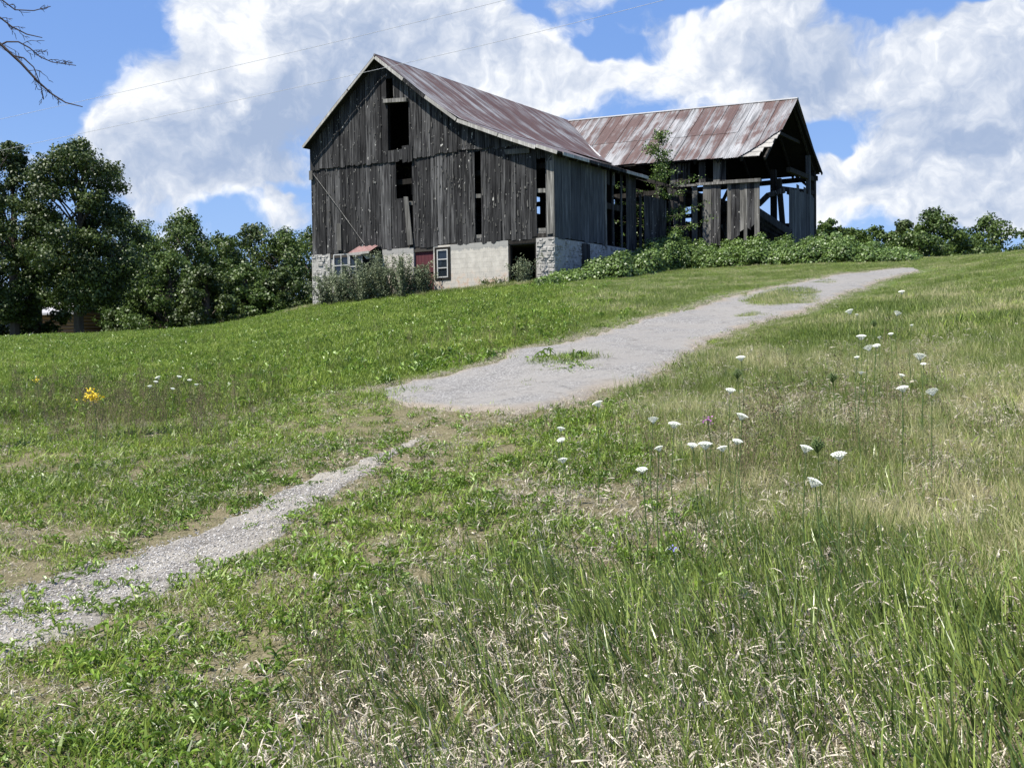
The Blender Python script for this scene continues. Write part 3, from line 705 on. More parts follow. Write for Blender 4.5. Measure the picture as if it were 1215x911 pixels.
# ------------------------------------------------------------------ the open wing
WF, WB, WR = 12.4, 19.7, 16.08; UE = -4.2
def wr(u):  return float(np.interp(u, [-4.6, 8.5], [13.33, 13.80]))     # sagging ridge
def we(u):  return float(np.interp(u, [-4.6, 3.0, 8.5], [10.06, 10.35, 10.40]))
VE, VBk = 11.97, 19.85
torn = [(-1.9, 1.0)]
def tornt(u):                                # how far down the slope the sheets still reach at the torn corner
    pts = [( -2.95, 1.0), (-3.3, .93), (-3.85, .78), (-4.15, .66), (-4.45, .58), (-4.6, .56)]
    return float(np.interp(-u, [-p[0] for p in pts], [p[1] for p in pts]))
u = 8.3; k = 0
while u > -4.49:
    w = min(SW+.03, u+4.5)
    um = u-w/2
    for seg, (t0, t1, lf) in enumerate(((0., .56, .030), (.53, 1.0, .014))):
        tt = min(t1, tornt(um))
        if tt <= t0+.03: continue
        top = L3(u, WR-(WR-VE)*t0, wr(um)+(we(um)-wr(um))*t0+.02); bot = L3(u, WR-(WR-VE)*tt, wr(um)+(we(um)-wr(um))*tt+.02)
        e = None
        if tt < t1 or um < -2.6:
            e = (lambda t, u=u, tt=tt: (tornt(u-t)-tt)*5.6 + random.uniform(-.02, .02))
        sheet(wing, None, None, (1, 0, 0), w, M['tin_wing'], lf+.004*(k % 2), curve=[top, tuple((Vector(top)+Vector(bot))/2+Vector((0, 0, -.015))), bot], ends=e or (lambda t, j=random.uniform(-.03, .04): j))
    sheet(wing, None, None, (1, 0, 0), w, M['tin_wing'], .014, pitch=.17, curve=[L3(u, WR, wr(um)+.02), L3(u, VBk, 10.24)])
    u -= SW; k += 1
MB().bar(L3(8.3, WR, wr(8.3)+.05), L3(-4.5, WR, wr(-4.5)+.05), .22, .06).build('ridge_cap', M['tin_white'], wing)
MB().tube([L3(*p) for p in ((8.45, 15.9, 13.80), (6.6, 14.35, 12.36), (4.6, 12.65, 10.98))], [.07, .08, .08], 5).build('valley_flashing', M['tin_white'], wing)
# sheathing boards of the front slope, the lowest ones bare and broken at the torn corner
nb = 14
for i in range(nb):
    t0 = i/nb; t1 = (i+1)/nb-.012
    uend = -4.42 if i < 12 else (-4.25 if i == 12 else -3.7)
    ust = 8.2
    def pt(u, t, dz=0): return L3(u, WR-(WR-VE)*t, wr(u)+(we(u)-wr(u))*t-.005+dz)
    segs = [(ust, -1.5, M['beam']), (-1.5, uend, M['beam'])]
    if i >= 8: segs = [(ust, -2.5, M['beam']), (-2.5-random.uniform(0, .3), {8: -4.42, 9: -4.4, 10: -4.3, 11: -4.35, 12: -4.0, 13: -3.95}[i], M['fascia'])]
    for a, c, mm in segs:
        mb = MB(); q = [pt(a, t0), pt(c, t0), pt(c+random.uniform(0, .12), t1), pt(a, t1)]; q2 = [pt(a, t0, -.03), pt(c, t0, -.03), pt(c, t1, -.03), pt(a, t1, -.03)]
        mb.add(q+q2, [(0, 1, 2, 3), (7, 6, 5, 4), (0, 4, 5, 1), (1, 5, 6, 2), (2, 6, 7, 3), (3, 7, 4, 0)]); mb.build('sheathing_board', mm, wing)
mb = MB(); q = [L3(8.2, WR, wr(8.2)-.02), L3(-4.42, WR, wr(-4.4)-.02), L3(-4.42, VBk, 10.2), L3(8.2, VBk, 10.3)]
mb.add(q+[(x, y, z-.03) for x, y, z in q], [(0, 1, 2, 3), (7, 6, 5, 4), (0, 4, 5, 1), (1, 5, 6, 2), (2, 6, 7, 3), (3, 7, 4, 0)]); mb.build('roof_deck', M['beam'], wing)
for u in np.arange(-4.2, 8, 1.15):           # rafters and collar ties
    MB().bar(L3(u, VE+.1, we(u)-.13), L3(u, WR, wr(u)-.13), .09, .14).build('rafter', M['beam'], wing)
    MB().bar(L3(u, VBk-.1, 10.1), L3(u, WR, wr(u)-.13), .09, .14).build('rafter', M['beam'], wing)
for u in (-4.0, -2., .2):
    MB().bar(L3(u, 14.3, 11.55), L3(u, 17.8, 11.55), .08, .15).build('collar_tie', M['beam'], wing)
def wb(p, q, v, w, m='beam', name='beam', t=.2, v2=None):       # timber between two photo points on planes v (and v2)
    a = gab(*p, v); c = gab(*q, v if v2 is None else v2)
    return MB().bar(L3(a[0], v, a[1]), L3(c[0], v if v2 is None else v2, c[1]), t, w, up=(0, 0, 1)).build(name, M[m], wing)
GZ = 4.9
def post(u, v, z0, z1, s=.24, m='beam', lean=0): MB().bar(L3(u, v, z0), L3(u+lean, v, z1), s, s, up=(1, 0, 0)).build('post', M[m], wing)
# front plate and back plate, posts
MB().bar(L3(8, WB, 9.95), L3(UE-.15, WB, 9.95), .2, .24).build('wall_plate', M['beam'], wing)
MB().bar(L3(UE+.05, WF+3.2, 9.9), L3(UE+.05, WB, 9.9), .2, .22).build('tie_beam', M['beam'], wing)
MB().bar(L3(.1, WF, 9.7), L3(.1, WB, 9.85), .2, .22).build('tie_beam', M['beam'], wing)
post(gab(918, 230, WF+3.2)[0], WF+3.2, GZ, 9.95, .26); 
a = gab(924, 212, WF+3.0); c = gab(931, 285, WF+3.0); MB().bar(L3(a[0], WF+3.0, a[1]), L3(c[0], WF+3.0, c[1]-.5), .22, .22, up=(1, 0, 0)).build('post', M['beam'], wing)
post(UE+.05, WB-.1, 4.6, 10.6, .26)
post(UE+.02, WB-1.0, 4.6, 11.0, .2, 'wood_shade_tint')
post(.1, WB-.1, 4.6, 9.9, .26); post(3.2, WB-.1, 4.6, 9.9, .26)
post(.1, WF+.1, GZ, 9.7, .26)
# upper front boards
zt = gab(800, 196, WF)[1]
def wbd(x0, x1, y0, y1, v=WF, m='wood', dx=0, jag=None, name='board'):
    a = gab(x0, y0, v); b_ = gab(x1, y0, v); c = gab(x1+dx, y1, v); d = gab(x0+dx, y1, v)
    q = [a, b_, c]+([gab((x0+x1)/2+dx, y1+jag, v)] if jag else [])+[d]
    n = max(1, int(round(abs(a[0]-b_[0])/.24)))
    if n == 1 or jag: return wall_board(wing, name, q, v-random.uniform(0, .02), .024, M[m])
    for i in range(n):
        e = i/n; f = (i+1)/n-.03/n
        L = lambda t, y, o, s=0: gab(x0+(x1-x0)*t+o, y+s, v)
        j = random.uniform(-2, 2)
        wall_board(wing, name, [L(e, y0, 0), L(f, y0, 0), L(f, y1, dx, j), L(e, y1, dx, j+random.uniform(-1.5, 1.5))], v-random.uniform(0, .02), .024, M[m])
wbd(795, 802, 195, 219, m='wood'); wbd(803, 814.5, 194, 220); wbd(816, 818.5, 193, 220); wbd(829.3, 837, 192, 218, m='wood'); wbd(846.3, 854, 190.5, 217, m='wood_light'); wbd(854.3, 861.2, 190.5, 217)
wb((798, 221.5), (828, 219.5), WF-.04, .10, 'wood_light', 'rail', .12); wb((826, 219), (863, 216.7), WF-.04, .12, 'wood_light', 'rail', .12)
wbd(821.3, 827.3, 219, 292, m='wood_light', v=WF+.02); wbd(834.2, 844, 217.5, 293, m='wood_light', dx=-.5); wbd(844.3, 855.4, 217, 292, dx=-.5)
for i, (x0, x1, y1, j) in enumerate(((862.8, 867.5, 284, None), (867.7, 873, 285, None), (873.2, 877.6, 279, 3), (877.8, 882.4, 272, 3), (882.6, 886.6, 288, None), (886.8, 891, 273, -3), (891.2, 895.2, 266, 4), (895.4, 901.5, 279, 4))):
    a = gab(x0, 217.5-i*.35, WF); b_ = gab(x1, 217.2-i*.35, WF); c = gab(x1, y1, WF); d = gab(x0, y1+(j or 0), WF)
    wall_board(wing, 'board', [a, b_, c, d], WF-random.uniform(0, .03), .024, M['wood_light'] if i in (0, 3, 4, 7) else M['wood'])
wb((861.5, 216.3), (903, 213.8), WF-.06, .16, 'wood_light', 'rail', .2)
wb((803, 236), (866, 247), WF+1.6, .26, 'beam', 'beam', .2)
# leaning and fallen timbers
wb((796, 221), (815, 292), WF-.1, .45, 'wood', 'leaning_board', .06)
wb((800, 243), (800.5, 260), WF-.2, .07, 'fascia', 'leaning_board', .05)
wb((900, 243), (912, 231), WF+2.8, .24, 'wood', 'brace', .16); wb((911, 232), (931, 226), WF+2.8, .24, 'wood', 'brace', .16)
wb((921, 223), (966, 229), WF+3.1, .2, 'beam', 'beam', .2, v2=WB-.2)
wb((944.5, 209), (960, 222.5), WB-.3, .12, 'beam', 'brace', .1)
wb((857, 240), (864, 226), WF+2, .14, 'beam', 'brace', .12)
for i in range(7):
    wb((896+i*1.5, 248+i*4.5), (938, 276+i*2.2), WF+2.2+i*.15, .30, 'wood' if i % 2 else 'wood_shade_tint', 'fallen_board', .03)
for p, q in (((804, 262), (824, 281)), ((810, 272), (838, 262)), ((853, 283), (868, 257)), ((858, 266), (866, 285)), ((838, 250), (862, 246)), ((853, 270), (900, 263)), ((803, 275), (862, 279)), ((905, 283), (940, 286))):
    wb(p, q, WF+random.uniform(1.5, 3.5), random.uniform(.2, .5), random.choice(['wood', 'beam']), 'fallen_board', .05)
# heap of fallen boards and old hay inside
mb = MB()
for i in range(70):
    u = random.uniform(-3.6, 7); v = random.uniform(WF+1, WB-.6); z = random.uniform(4.9, 6.2); an = random.uniform(0, 3.14); l = random.uniform(.8, 2.4)
    dz = random.uniform(-.5, .5)
    mb.bar(L3(u, v, z), L3(u+math.cos(an)*l, min(v+math.sin(an)*l, WB-.3), z+dz), random.uniform(.1, .3), .03)
mb.build('rubble_heap', M['beam'], wing, kind='stuff')
# back wall remains of the wing
for x0, x1, y0, y1 in ((802, 806, 221, 250), (806.5, 812, 222, 244), (812.5, 821, 221, 243), (840, 848, 216, 262), (848, 853, 222, 262), (866, 884, 216, 262), (884, 900, 215, 262)):
    a = gab(x0, y0, WB); 
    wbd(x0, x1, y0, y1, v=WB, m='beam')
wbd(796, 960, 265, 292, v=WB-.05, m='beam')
# boards hanging on the open end wall, facing away from the sun
a0 = sde(935.5, 225, UE)[0]; a1 = sde(966.5, 236, UE)[0]; n = 11
zt0 = sde(935.5, 224.5, UE)[1]; zt1 = sde(966, 235, UE)[1]
for i in range(n):
    s0 = a0+(a1-a0)*i/n; s1 = a0+(a1-a0)*(i+1)/n-.02; t = zt0+(zt1-zt0)*i/n+random.uniform(-.06, .08)
    if i in (3, 6): t += .28
    side_board(wing, 'board', [(s0, 4.9+random.uniform(0, .3)), (s1, 4.9+random.uniform(0, .3)), (s1, t), (s0, t+.03)], UE-.02-random.uniform(0, .01), .024, M['wood_shade_tint'])
MB().bar(L3(UE+.08, WF+3.2, zt0-.15), L3(UE+.08, WB, zt1-.15), .12, .14).build('rail', M['beam'], wing)
MB().bar(L3(UE-.12, WR-.05, wr(-4.4)-.02), L3(UE-.35, VBk, 10.16), .05, .14).build('rake_board', M['beam'], wing)
# ------------------------------------------------------------------ foliage
def leaves(name, pos_, nrm, size, m, parent=None, asp=.7, tint=None, **k):
    n = len(pos_); nrm = nrm/np.linalg.norm(nrm, axis=1, keepdims=True)
    t = np.cross(nrm, RNG.normal(size=(n, 3))); t /= np.linalg.norm(t, axis=1, keepdims=True); bt = np.cross(nrm, t)
    s = size[:, None] if np.ndim(size) else size
    q = np.stack([pos_-t*s*.5, pos_+bt*s*.5*asp+nrm*s*.1, pos_+t*s*.5-nrm*s*.12, pos_-bt*s*.5*asp+nrm*s*.1], 1).reshape(-1, 3)
    f = np.arange(4*n).reshape(-1, 4)
    tn = np.repeat(RNG.random(n) if tint is None else tint, 4)
    o = obj(name, mesh(name, q, f, m, attrs={'tint': tn}), parent, **k); return o
def tree(name, base, h, w, nl, m, label, group=None, leaf=.24, trunk=.22, nlobe=34, low=.12, top_shape=.8, seed=0, cat='tree', gaps=.0, lean=0):
    rs = np.random.default_rng(seed+11); root = empty(name, base, 0, label=label, cat=cat, group=group)
    lob = []
    for i in range(nlobe):
        t = (i+.5)/nlobe; z = h*(low+(1-low)*t)
        r = w*.5*math.sin(math.pi*min(1, (t*.86+.14))**top_shape)**.7*(.35+.65*rs.random()) if i < nlobe-1 else 0
        a = i*2.4+rs.random()*1.2; lob.append((math.cos(a)*r, math.sin(a)*r, z-.04*h, w*rs.uniform(.10, .19)*(1-.35*t)))
    mb = MB(); mb.tube([(0, 0, -.4), (.05*w*lean, 0, h*.3), (.02*w, .03*w, h*.62), (0, 0, h*.93)], [trunk, trunk*.8, trunk*.45, .03], 7)
    for (x, y, z, r) in lob[::2]:
        z0 = max(h*.10, z-abs(x)*.6-.1*h); mb.tube([(0, 0, z0), (x*.55, y*.55, (z0+z)*.5+.02*h), (x, y, z)], [trunk*.30*(1-z0/h*.7), trunk*.18, .02], 5)
    mb.build('trunk', M['bark'], root)
    P = []; N = []; T = []
    per = nl/sum(l[3]**2 for l in lob)
    for (x, y, z, r) in lob:
        n = int(per*r*r); d = rs.normal(size=(n, 3)); d /= np.linalg.norm(d, axis=1, keepdims=True)
        sub = rs.normal(size=(9, 3)); sub /= np.linalg.norm(sub, axis=1, keepdims=True)     # knobbly sub-clumps on each lobe
        kk = rs.integers(0, 9, n); rad = r*(.55+.55*rs.random(n)**.6)
        d2 = sub[kk]*.75+d*.52; d2[:, 2] *= .72
        P.append(np.array([x, y, z])+d2*rad[:, None]); N.append(d2*.6+rs.normal(size=(n, 3))*.55+[0, 0, .35]); T.append(np.clip(rs.random()*.35+rs.random(9)[kk]*.25+rs.random(n)*.4, 0, 1))
    leaves('crown', np.concatenate(P), np.concatenate(N), leaf*rs.uniform(.6, 1.25, sum(map(len, P))), m, root, tint=np.concatenate(T)); return root
def base_at(px, Y): r = ray(px, 400); return (r[0]*Y, Y, g1(r[0]*Y, Y)-.1)
def top_h(px, py, Y): return atY(px, py, Y)[2]-base_at(px, Y)[2]
left_trees = [  # px, top py, Y, width m, leaves, material, label, lobes
 (18, 163, 62, 5.6, 15000, 'leaf_dark', 'tall dark tree with a broad ragged crown at the left edge of the field', 40, 1.0),
 (94, 166, 61, 7.5, 26000, 'leaf_dark', 'tallest dark spreading tree, in front of the log cabin', 56, 1.1),
 (-45, 195, 66, 8.5, 9000, 'leaf_dark', 'dark tree cut by the left edge of the photo', 34, 1.0),
 (46, 275, 68, 3.6, 5000, 'leaf_dark', 'low dark tree filling the gap between the two tall left trees', 30, 1.),
 (150, 246, 84, 8, 7000, 'leaf_mid', 'mid green tree directly right of the tallest dark tree', 34, 1.),
 (176, 276, 76, 7, 6500, 'leaf_light', 'paler green low tree left of the knobbly round topped one', 30, .9),
 (222, 250, 80, 7.6, 9500, 'leaf_mid', 'knobbly tree with a round top rising above the left wood', 38, 1.),
 (200, 300, 72, 6.5, 6500, 'leaf_light', 'short light green tree at the front of the left wood', 28, .8),
 (262, 276, 82, 7.5, 7000, 'leaf_mid', 'rounded green tree in the middle of the left wood', 34, .9),
 (300, 268, 86, 8.0, 7500, 'leaf_dark', 'dark broad tree left of the barn, behind the wood edge', 34, 1.),
 (340, 272, 84, 8.0, 7500, 'leaf_mid', 'green tree next but one to the barn corner', 34, .95),
 (372, 270, 88, 7.5, 6500, 'leaf_dark', 'dark tree half hidden behind the left barn corner', 32, 1.),
 (245, 318, 70, 5.2, 5000, 'leaf_dark', 'small dark tree at the foot of the knobbly tree', 24, .8),
 (292, 315, 72, 5.5, 5500, 'leaf_light', 'small yellowish tree at the foot of the dark broad tree', 24, .8),
 (335, 320, 73, 5.5, 5500, 'leaf_dark', 'small dark tree nearest the grass left of the barn', 24, .8),
 (168, 330, 74, 4.4, 4500, 'leaf_dark', 'small dark tree behind the right flank of the tallest tree', 22, .8)]
for i, (px, py, Y, w, n, m, lab, nlb, ts) in enumerate(left_trees):
    tree('leafy_tree', base_at(px, Y), top_h(px, py, Y), w, int(n*2.3), M[m], lab, 'trees left of the barn', seed=i, nlobe=int(nlb*1.45), leaf=.17 if Y < 65 else .21, low=.24 if px == 94 else .17 if px == 18 else .05, top_shape=ts, trunk=.3)
right_trees = [
 (985, 262, 62, 3.0, 2200, 'leaf_mid', 'small bushy tree right behind the open wing end post', 16),
 (1012, 271, 64, 3.0, 2200, 'leaf_mid', 'small bushy tree second from the open wing end', 16),
 (1040, 268, 70, 3.6, 2600, 'leaf_light', 'thin light tree left of the dark rounded pair on the right skyline', 16),
 (1072, 262, 72, 4.4, 4200, 'leaf_dark', 'dark rounded tree, left one of the pair on the right skyline', 24),
 (1108, 249, 70, 5.0, 6500, 'leaf_mid', 'highest rounded tree on the right skyline', 30),
 (1090, 276, 66, 4.4, 3500, 'leaf_mid', 'low green bush in front of the highest right skyline tree', 18),
 (1172, 256, 76, 5.6, 5200, 'leaf_mid', 'rounded tree nearest the right edge of the skyline', 28),
 (1148, 285, 70, 4.5, 2600, 'leaf_mid', 'low bush filling the dip between the two right skyline trees', 16)]
for i, (px, py, Y, w, n, m, lab, nlb) in enumerate(right_trees):
    tree('leafy_tree', base_at(px, Y), top_h(px, py, Y), w*1.15, int(n*2.6), M[m], lab, 'trees on the right skyline', seed=40+i, nlobe=int(nlb*1.5), leaf=.19, low=.0, trunk=.14)
tree('leafy_tree', base_at(1232, 60), top_h(1232, 248, 60), 2.6, 1500, M['leaf_dark'], 'tree whose leaf tips just enter at the right edge', 'trees on the right skyline', seed=70, nlobe=12, leaf=.22, low=.3)
# young tree in front of the wing
def bz(px, v): u = gab(px, 250, v)[0]; p = C0+U*u+V*v; return u, p
u_, p_ = bz(778, 10.6)
b0 = (p_[0], p_[1], g1(p_[0], p_[1])-.1)
root = empty('young_tree', b0, 0, label='thin young tree with feathery leaves growing against the open wing', cat='tree')
mb = MB(); hh = atY(783, 152, p_[1])[2]-b0[2]; rs = np.random.default_rng(5); P = []; 
spine = [(0, 0, 0), (-.05, 0, hh*.25), (.05, 0, hh*.5), (.12, 0, hh*.75), (.2, 0, hh*.99)]
mb.tube(spine, [.07, .06, .045, .03, .012], 6)
for i in range(54):
    t = .08+.90*(i/54); L = (3.0 if .2 < t < .62 else 1.7)*(1.08-t)*rs.uniform(.5, 1.25)+.15; a = rs.uniform(0, 6.28)
    s0 = np.array([.16*t, 0, hh*t]); e = s0+np.array([math.cos(a)*L, math.sin(a)*L*.8, L*rs.uniform(-.05, .4)])
    mb.tube([s0, (s0+e)/2+[0, 0, .08], e], [.018, .012, .006], 4)
    for q in np.linspace(.15, 1.05, 14):
        for _ in range(8): P.append(s0+(e-s0)*q+rs.normal(size=3)*[.15, .15, .07])
mb.build('trunk', M['bark'], root); P = np.array(P)
leaves('crown', P, RNG.normal(size=P.shape)+[0, 0, .9], RNG.uniform(.06, .12, len(P)), M['leaf_bramble'], root)
# bramble thicket along the wing
def thicket():
    wob = lambda x: .92+.10*math.sin(x*.071+1)+.09*math.sin(x*.19)+.08*math.sin(x*.43+2)
    top = [(642, 331), (660, 322), (690, 317), (705, 311), (722, 303), (745, 296), (765, 290), (785, 282), (800, 277), (815, 284), (840, 288), (865, 286), (900, 283), (930, 281), (960, 281), (1000, 278), (1030, 286), (1060, 294), (1090, 302), (1112, 308)]
    bot = [(642, 340), (690, 333), (740, 331), (800, 321), (860, 317), (930, 312), (1000, 306), (1060, 305), (1112, 309)]
    P = []; N = []; T = []; Sz = []
    for i in range(2300):
        px = random.uniform(642, 1085); bt = np.interp(px, *zip(*bot)); tp = np.interp(px, *zip(*top))
        f = random.random()**.8
        front = hit(px, bt, 0); Yf = min(front[1], _pl(px, 300, V, C0+V*8.6)[1]-.3 if px > 800 else 52, 52); depth = Yf+.3+f*(1.6 if px < 740 else 3.6 if px < 800 else 3.2)
        r = ray(px, 300); c = np.array([r[0]*depth, depth, 0.]); gz = g1(c[0], c[1])
        hmax = max(.15, (atY(px, tp, depth)[2]-gz)); hz = hmax*min(1.12, wob(px))*(.3+.7*f**.5)*random.uniform(.8, 1.15)*(1 if i % 2 else random.uniform(.1, .9))
        c[2] = gz+max(.05, hz-.16); rr = random.uniform(.16, .36)
        n = random.randint(34, 60); d = RNG.normal(size=(n, 3)); d /= np.linalg.norm(d, axis=1, keepdims=True); d[:, 2] = np.abs(d[:, 2])*1.0-.25
        P.append(c+d*rr*RNG.uniform(.6, 1.15, (n, 1))); N.append(d+RNG.normal(size=(n, 3))*.5+[0, -.1, .7]); T.append(np.clip(random.random()*.5+RNG.random(n)*.6, 0, 1)); Sz.append(RNG.uniform(.055, .125, n))
    P, N, T, Sz = map(np.concatenate, (P, N, T, Sz))
    P[:, 2] = np.maximum(P[:, 2], G(P[:, 0], P[:, 1])+.03)
    leaves('bramble_thicket', P, N, Sz, M['leaf_bramble'], asp=.85, tint=T, kind='stuff', label='dense bramble and vine thicket along the foot of the barn')
thicket()
# grey-green shrubs against the foundation
def shrub(px, v, h, w, n, m, label, group, name='shrub', lsz=(.035, .085), stems=26):
    u = gab(px, 340, v)[0]; p = C0+U*u+V*v; b0 = (p[0], p[1], g1(p[0], p[1])-.03); root = empty(name, b0, 0, label=label, cat='shrub', group=group)
    mb = MB(); P = []; 
    n = int(n*2.6); w = w*1.75; h = h*random.uniform(.78, .96)
    for i in range(stems):
        a = random.uniform(0, 6.28); s = random.uniform(0, .12*w); L = h*random.uniform(.6, 1.05); e = np.array([math.cos(a)*w*.5*random.random(), math.sin(a)*w*.4*random.random(), L])
        st = np.array([math.cos(a)*s, math.sin(a)*s, 0]); mid = (st+e)/2+np.array([0, 0, L*.1]); mb.tube([st, mid, e], [.014, .010, .004], 4)
        for t in np.linspace(0, 1, int(n/stems/2))**1.25*.95+.05:
            q = (1-t)**2*st+2*t*(1-t)*mid+t*t*e
            for _ in range(2): P.append(q+RNG.normal(size=3)*[.07, .07, .05])
    mb.build('stems', M['bark'], root); P = np.array(P)
    leaves('foliage', P, RNG.normal(size=P.shape)+[0, 0, .5], RNG.uniform(*lsz, len(P))*1.35, m, root, asp=.4)
for px, v, h, w, n, lab in ((386, -.9, 1.75, 1.3, 1500, 'grey green shrub leaning on the left stone pier of the barn'), (408, -1.0, 2.0, 1.7, 2600, 'tall grey green shrub under the twin cellar windows'), (432, -1.2, 2.0, 1.6, 2600, 'grey green shrub below the small tin hood'),
                            (456, -1.0, 2.05, 1.5, 2500, 'upright grey green shrub before the pale block wall left of the red door'), (480, -1.0, 1.85, 1.4, 2300, 'grey green shrub just left of the dark red door'), (503, -.7, 1.45, 1.0, 1400, 'shorter shrub hiding the foot of the dark red door')):
    shrub(px, v, h, w, n, M['leaf_grey'], lab, 'grey green shrubs along the foundation')
shrub(621, -.5, 1.35, .9, 700, M['leaf_grey'], 'spindly weed standing in the open cellar doorway', None, name='doorway_weed', stems=12)
shrub(585, -.3, .45, 1.3, 350, M['leaf_mid'], 'low green weed at the foot of the pale block wall', None, name='low_weed', stems=12)
# bare tree left of the frame, its dead branches hanging in
BY = 11.0
root = empty('dead_tree', (atY(-190, 400, BY)[0], BY, g1(atY(-190, 400, BY)[0], BY)-.1), 0, label='bare dead branches reaching in at the upper left corner', cat='tree')
rb = np.array(root.location)
def lp(px, py, dy=0): return atY(px, py, BY+dy)-rb
mb = MB(); mb.tube([(0, 0, 0), (.05, 0, 2), (.1, 0, 4.2), (0, .1, 6.5)], [.17, .14, .10, .03], 8); mb.build('trunk', M['deadbark'], root)
def branch(pts, r0, tw, seed, dy=0):
    rs = np.random.default_rng(seed); mb = MB(); P3 = [lp(x, y, dy) for x, y in pts]
    r0 *= .75; n = len(P3); mb.tube(P3, [r0*(1-i/(n-.5)) + .0035 for i in range(n)], 5)
    P2 = resample(pts, 60)
    for i in range(tw):
        k = rs.integers(10, 58); x, y = P2[k]; d = P2[min(k+1, 59)]-P2[k-1]; d = d/np.linalg.norm(d); sgn = rs.choice([-1, 1]); ang = rs.uniform(.4, 1.1)*sgn
        L = rs.uniform(10, 34)*(1.1-k/80); q = [(x, y)]; a = math.atan2(d[1], d[0])+ang; dd = dy
        for s in range(4):
            x += math.cos(a)*L/4; y += math.sin(a)*L/4; a += rs.uniform(-.35, .35)-.25*sgn; q.append((x, y))
            if rs.random() < .6:
                a2 = a+rs.choice([-1, 1])*rs.uniform(.5, .9); l2 = L*rs.uniform(.2, .45)
                mb.tube([lp(x, y, dd), lp(x+math.cos(a2)*l2*.5, y+math.sin(a2)*l2*.5, dd+.03), lp(x+math.cos(a2)*l2, y+math.sin(a2)*l2+1, dd+.05)], [.0035, .0028, .0022], 4)
        mb.tube([lp(*p, dd+.04*j*rs.uniform(-1, 1)) for j, p in enumerate(q)], [.0038, .0033, .0028, .0024, .0019], 4)
    mb.build('branch', M['deadbark'], root)
branch([(-185, 40), (-90, 30), (0, 52), (25, 75), (45, 97), (62, 112), (78, 122), (98, 127)], .022, 22, 1)
branch([(-185, 60), (-80, 20), (0, 21), (14, 32), (32, 41), (50, 45)], .014, 16, 2, .4)
branch([(0, 54), (8, 50), (22, 50), (35, 57), (48, 68), (62, 74), (90, 78)], .008, 9, 3)
branch([(-185, 20), (-60, -10), (2, 0), (18, 12), (40, 13), (60, 8)], .010, 12, 4, .2)
branch([(15, 66), (28, 69), (40, 80), (48, 100), (52, 118)], .006, 6, 6)
branch([(-185, 200), (-60, 190), (-10, 212), (6, 190), (14, 172)], .007, 5, 5, .1)
# overhead wires
def wirepts(pts, label):
    P = [atY(x, y, np.interp(x, [-400, 1300], [46, 26])) for x, y in pts]; mb = MB(); mb.tube(P, [.0065]*len(P), 4)
    mb.build('overhead_wire', M['wire'], label=label, cat='wire', group='overhead wires crossing the sky')
w1p = np.polyfit([0, 134, 188, 380, 594], [142, 111, 100, 54.5, 1.7], 2); w2p = np.polyfit([62.6, 200, 375, 431, 477, 570, 601, 783], [165.8, 136, 100, 86, 76, 53.6, 48, 1.7], 3)
wirepts([(x, np.polyval(w1p, x)) for x in range(-250, 900, 40)], 'upper thin wire crossing the sky above the gable peak')
wirepts([(x, np.polyval(w2p, x)) for x in range(-160, 1000, 40)], 'lower thin wire passing just in front of the gable peak')
# log cabin beyond the field, mostly behind the tall trees
cb = base_at(66, 82); cabin = empty('log_cabin', (cb[0], cb[1], cb[2]), R_(-18), label='small brown log cabin with grey roof behind the tallest dark tree', cat='cabin')
for i in range(8): MB().tube([(-6, 0, .35+i*.26), (2.2, 0, .35+i*.26)], [.135, .135], 8).build('log', M['log'], cabin)
for i in range(8): MB().tube([(2.2, 0, .35+i*.26), (2.2, 5, .35+i*.26)], [.13, .13], 8).build('log', M['log'], cabin)
MB().box((-6, .15, 0), (2.1, 5, 2.4)).build('wall', M['log'], cabin)
mb = MB(); mb.prism([(-.8, 2.1), (2.5, 3.6), (5.8, 2.1), (5.8, 2.25), (2.5, 3.8), (-.8, 2.25)], (0, 1, 0), (0, 0, 1), (1, 0, 0), (-6.4, 0, 0), 9.1); mb.build('roof', M['shingle'], cabin)
MB().box((-2.9, -.16, .3), (-1.9, -.11, 2.2)).build('door', M['white'], cabin)
f = MB().box((-4.7, -.18, 1.0), (-3.4, -.12, 2.0)).build('window', M['white'], cabin); MB().box((-4.6, -.2, 1.1), (-3.5, -.185, 1.9)).build('pane', M['glass'], f)
for i in range(3): MB().box((-3.4, -.5-.3*i, 0), (-1.4, -.15-.3*i, .36-.12*i)).build('step', M['steps'], cabin)
# ------------------------------------------------------------------ grasses
protos = bpy.data.collections
def blades(n, hr, wr_, rad, lean, curl, seg=3, tintr=(0, 1), up=.0, flat=False):
    vs = []; fs = []; tn = []; hh = []
    for _ in range(n):
        a = random.uniform(0, 6.28); r = rad*math.sqrt(random.random()); x, y = math.cos(a)*r, math.sin(a)*r
        h = random.uniform(*hr); w = random.uniform(*wr_); d = random.uniform(0, 6.28); ld = random.uniform(*lean); cu = random.uniform(*curl)
        t = random.uniform(*tintr); pts = []; th = ld; p = np.array([x, y, -.01]); st = h/seg
        sx, sy = -math.sin(d), math.cos(d); i0 = len(vs)
        if random.random() < .3: sx, sy = math.cos(d), math.sin(d)
        for s in range(seg+1):
            ww = w*(1-s/seg)**.7*.5 if s else w*.35
            if s == 1: ww = w*.5
            if s < seg:
                vs += [p-np.array([sx, sy, 0])*ww, p+np.array([sx, sy, 0])*ww]; tn += [t, t]; hh += [s/seg]*2
            else: vs.append(p.copy()); tn.append(t); hh.append(1.)
            p = p+np.array([math.cos(d)*math.sin(th), math.sin(d)*math.sin(th), math.cos(th)])*st; th += cu/seg
        for s in range(seg-1): k = i0+2*s; fs.append((k, k+1, k+3, k+2))
        k = i0+2*(seg-1); fs.append((k, k+1, k+2))
    return vs, fs, tn, hh
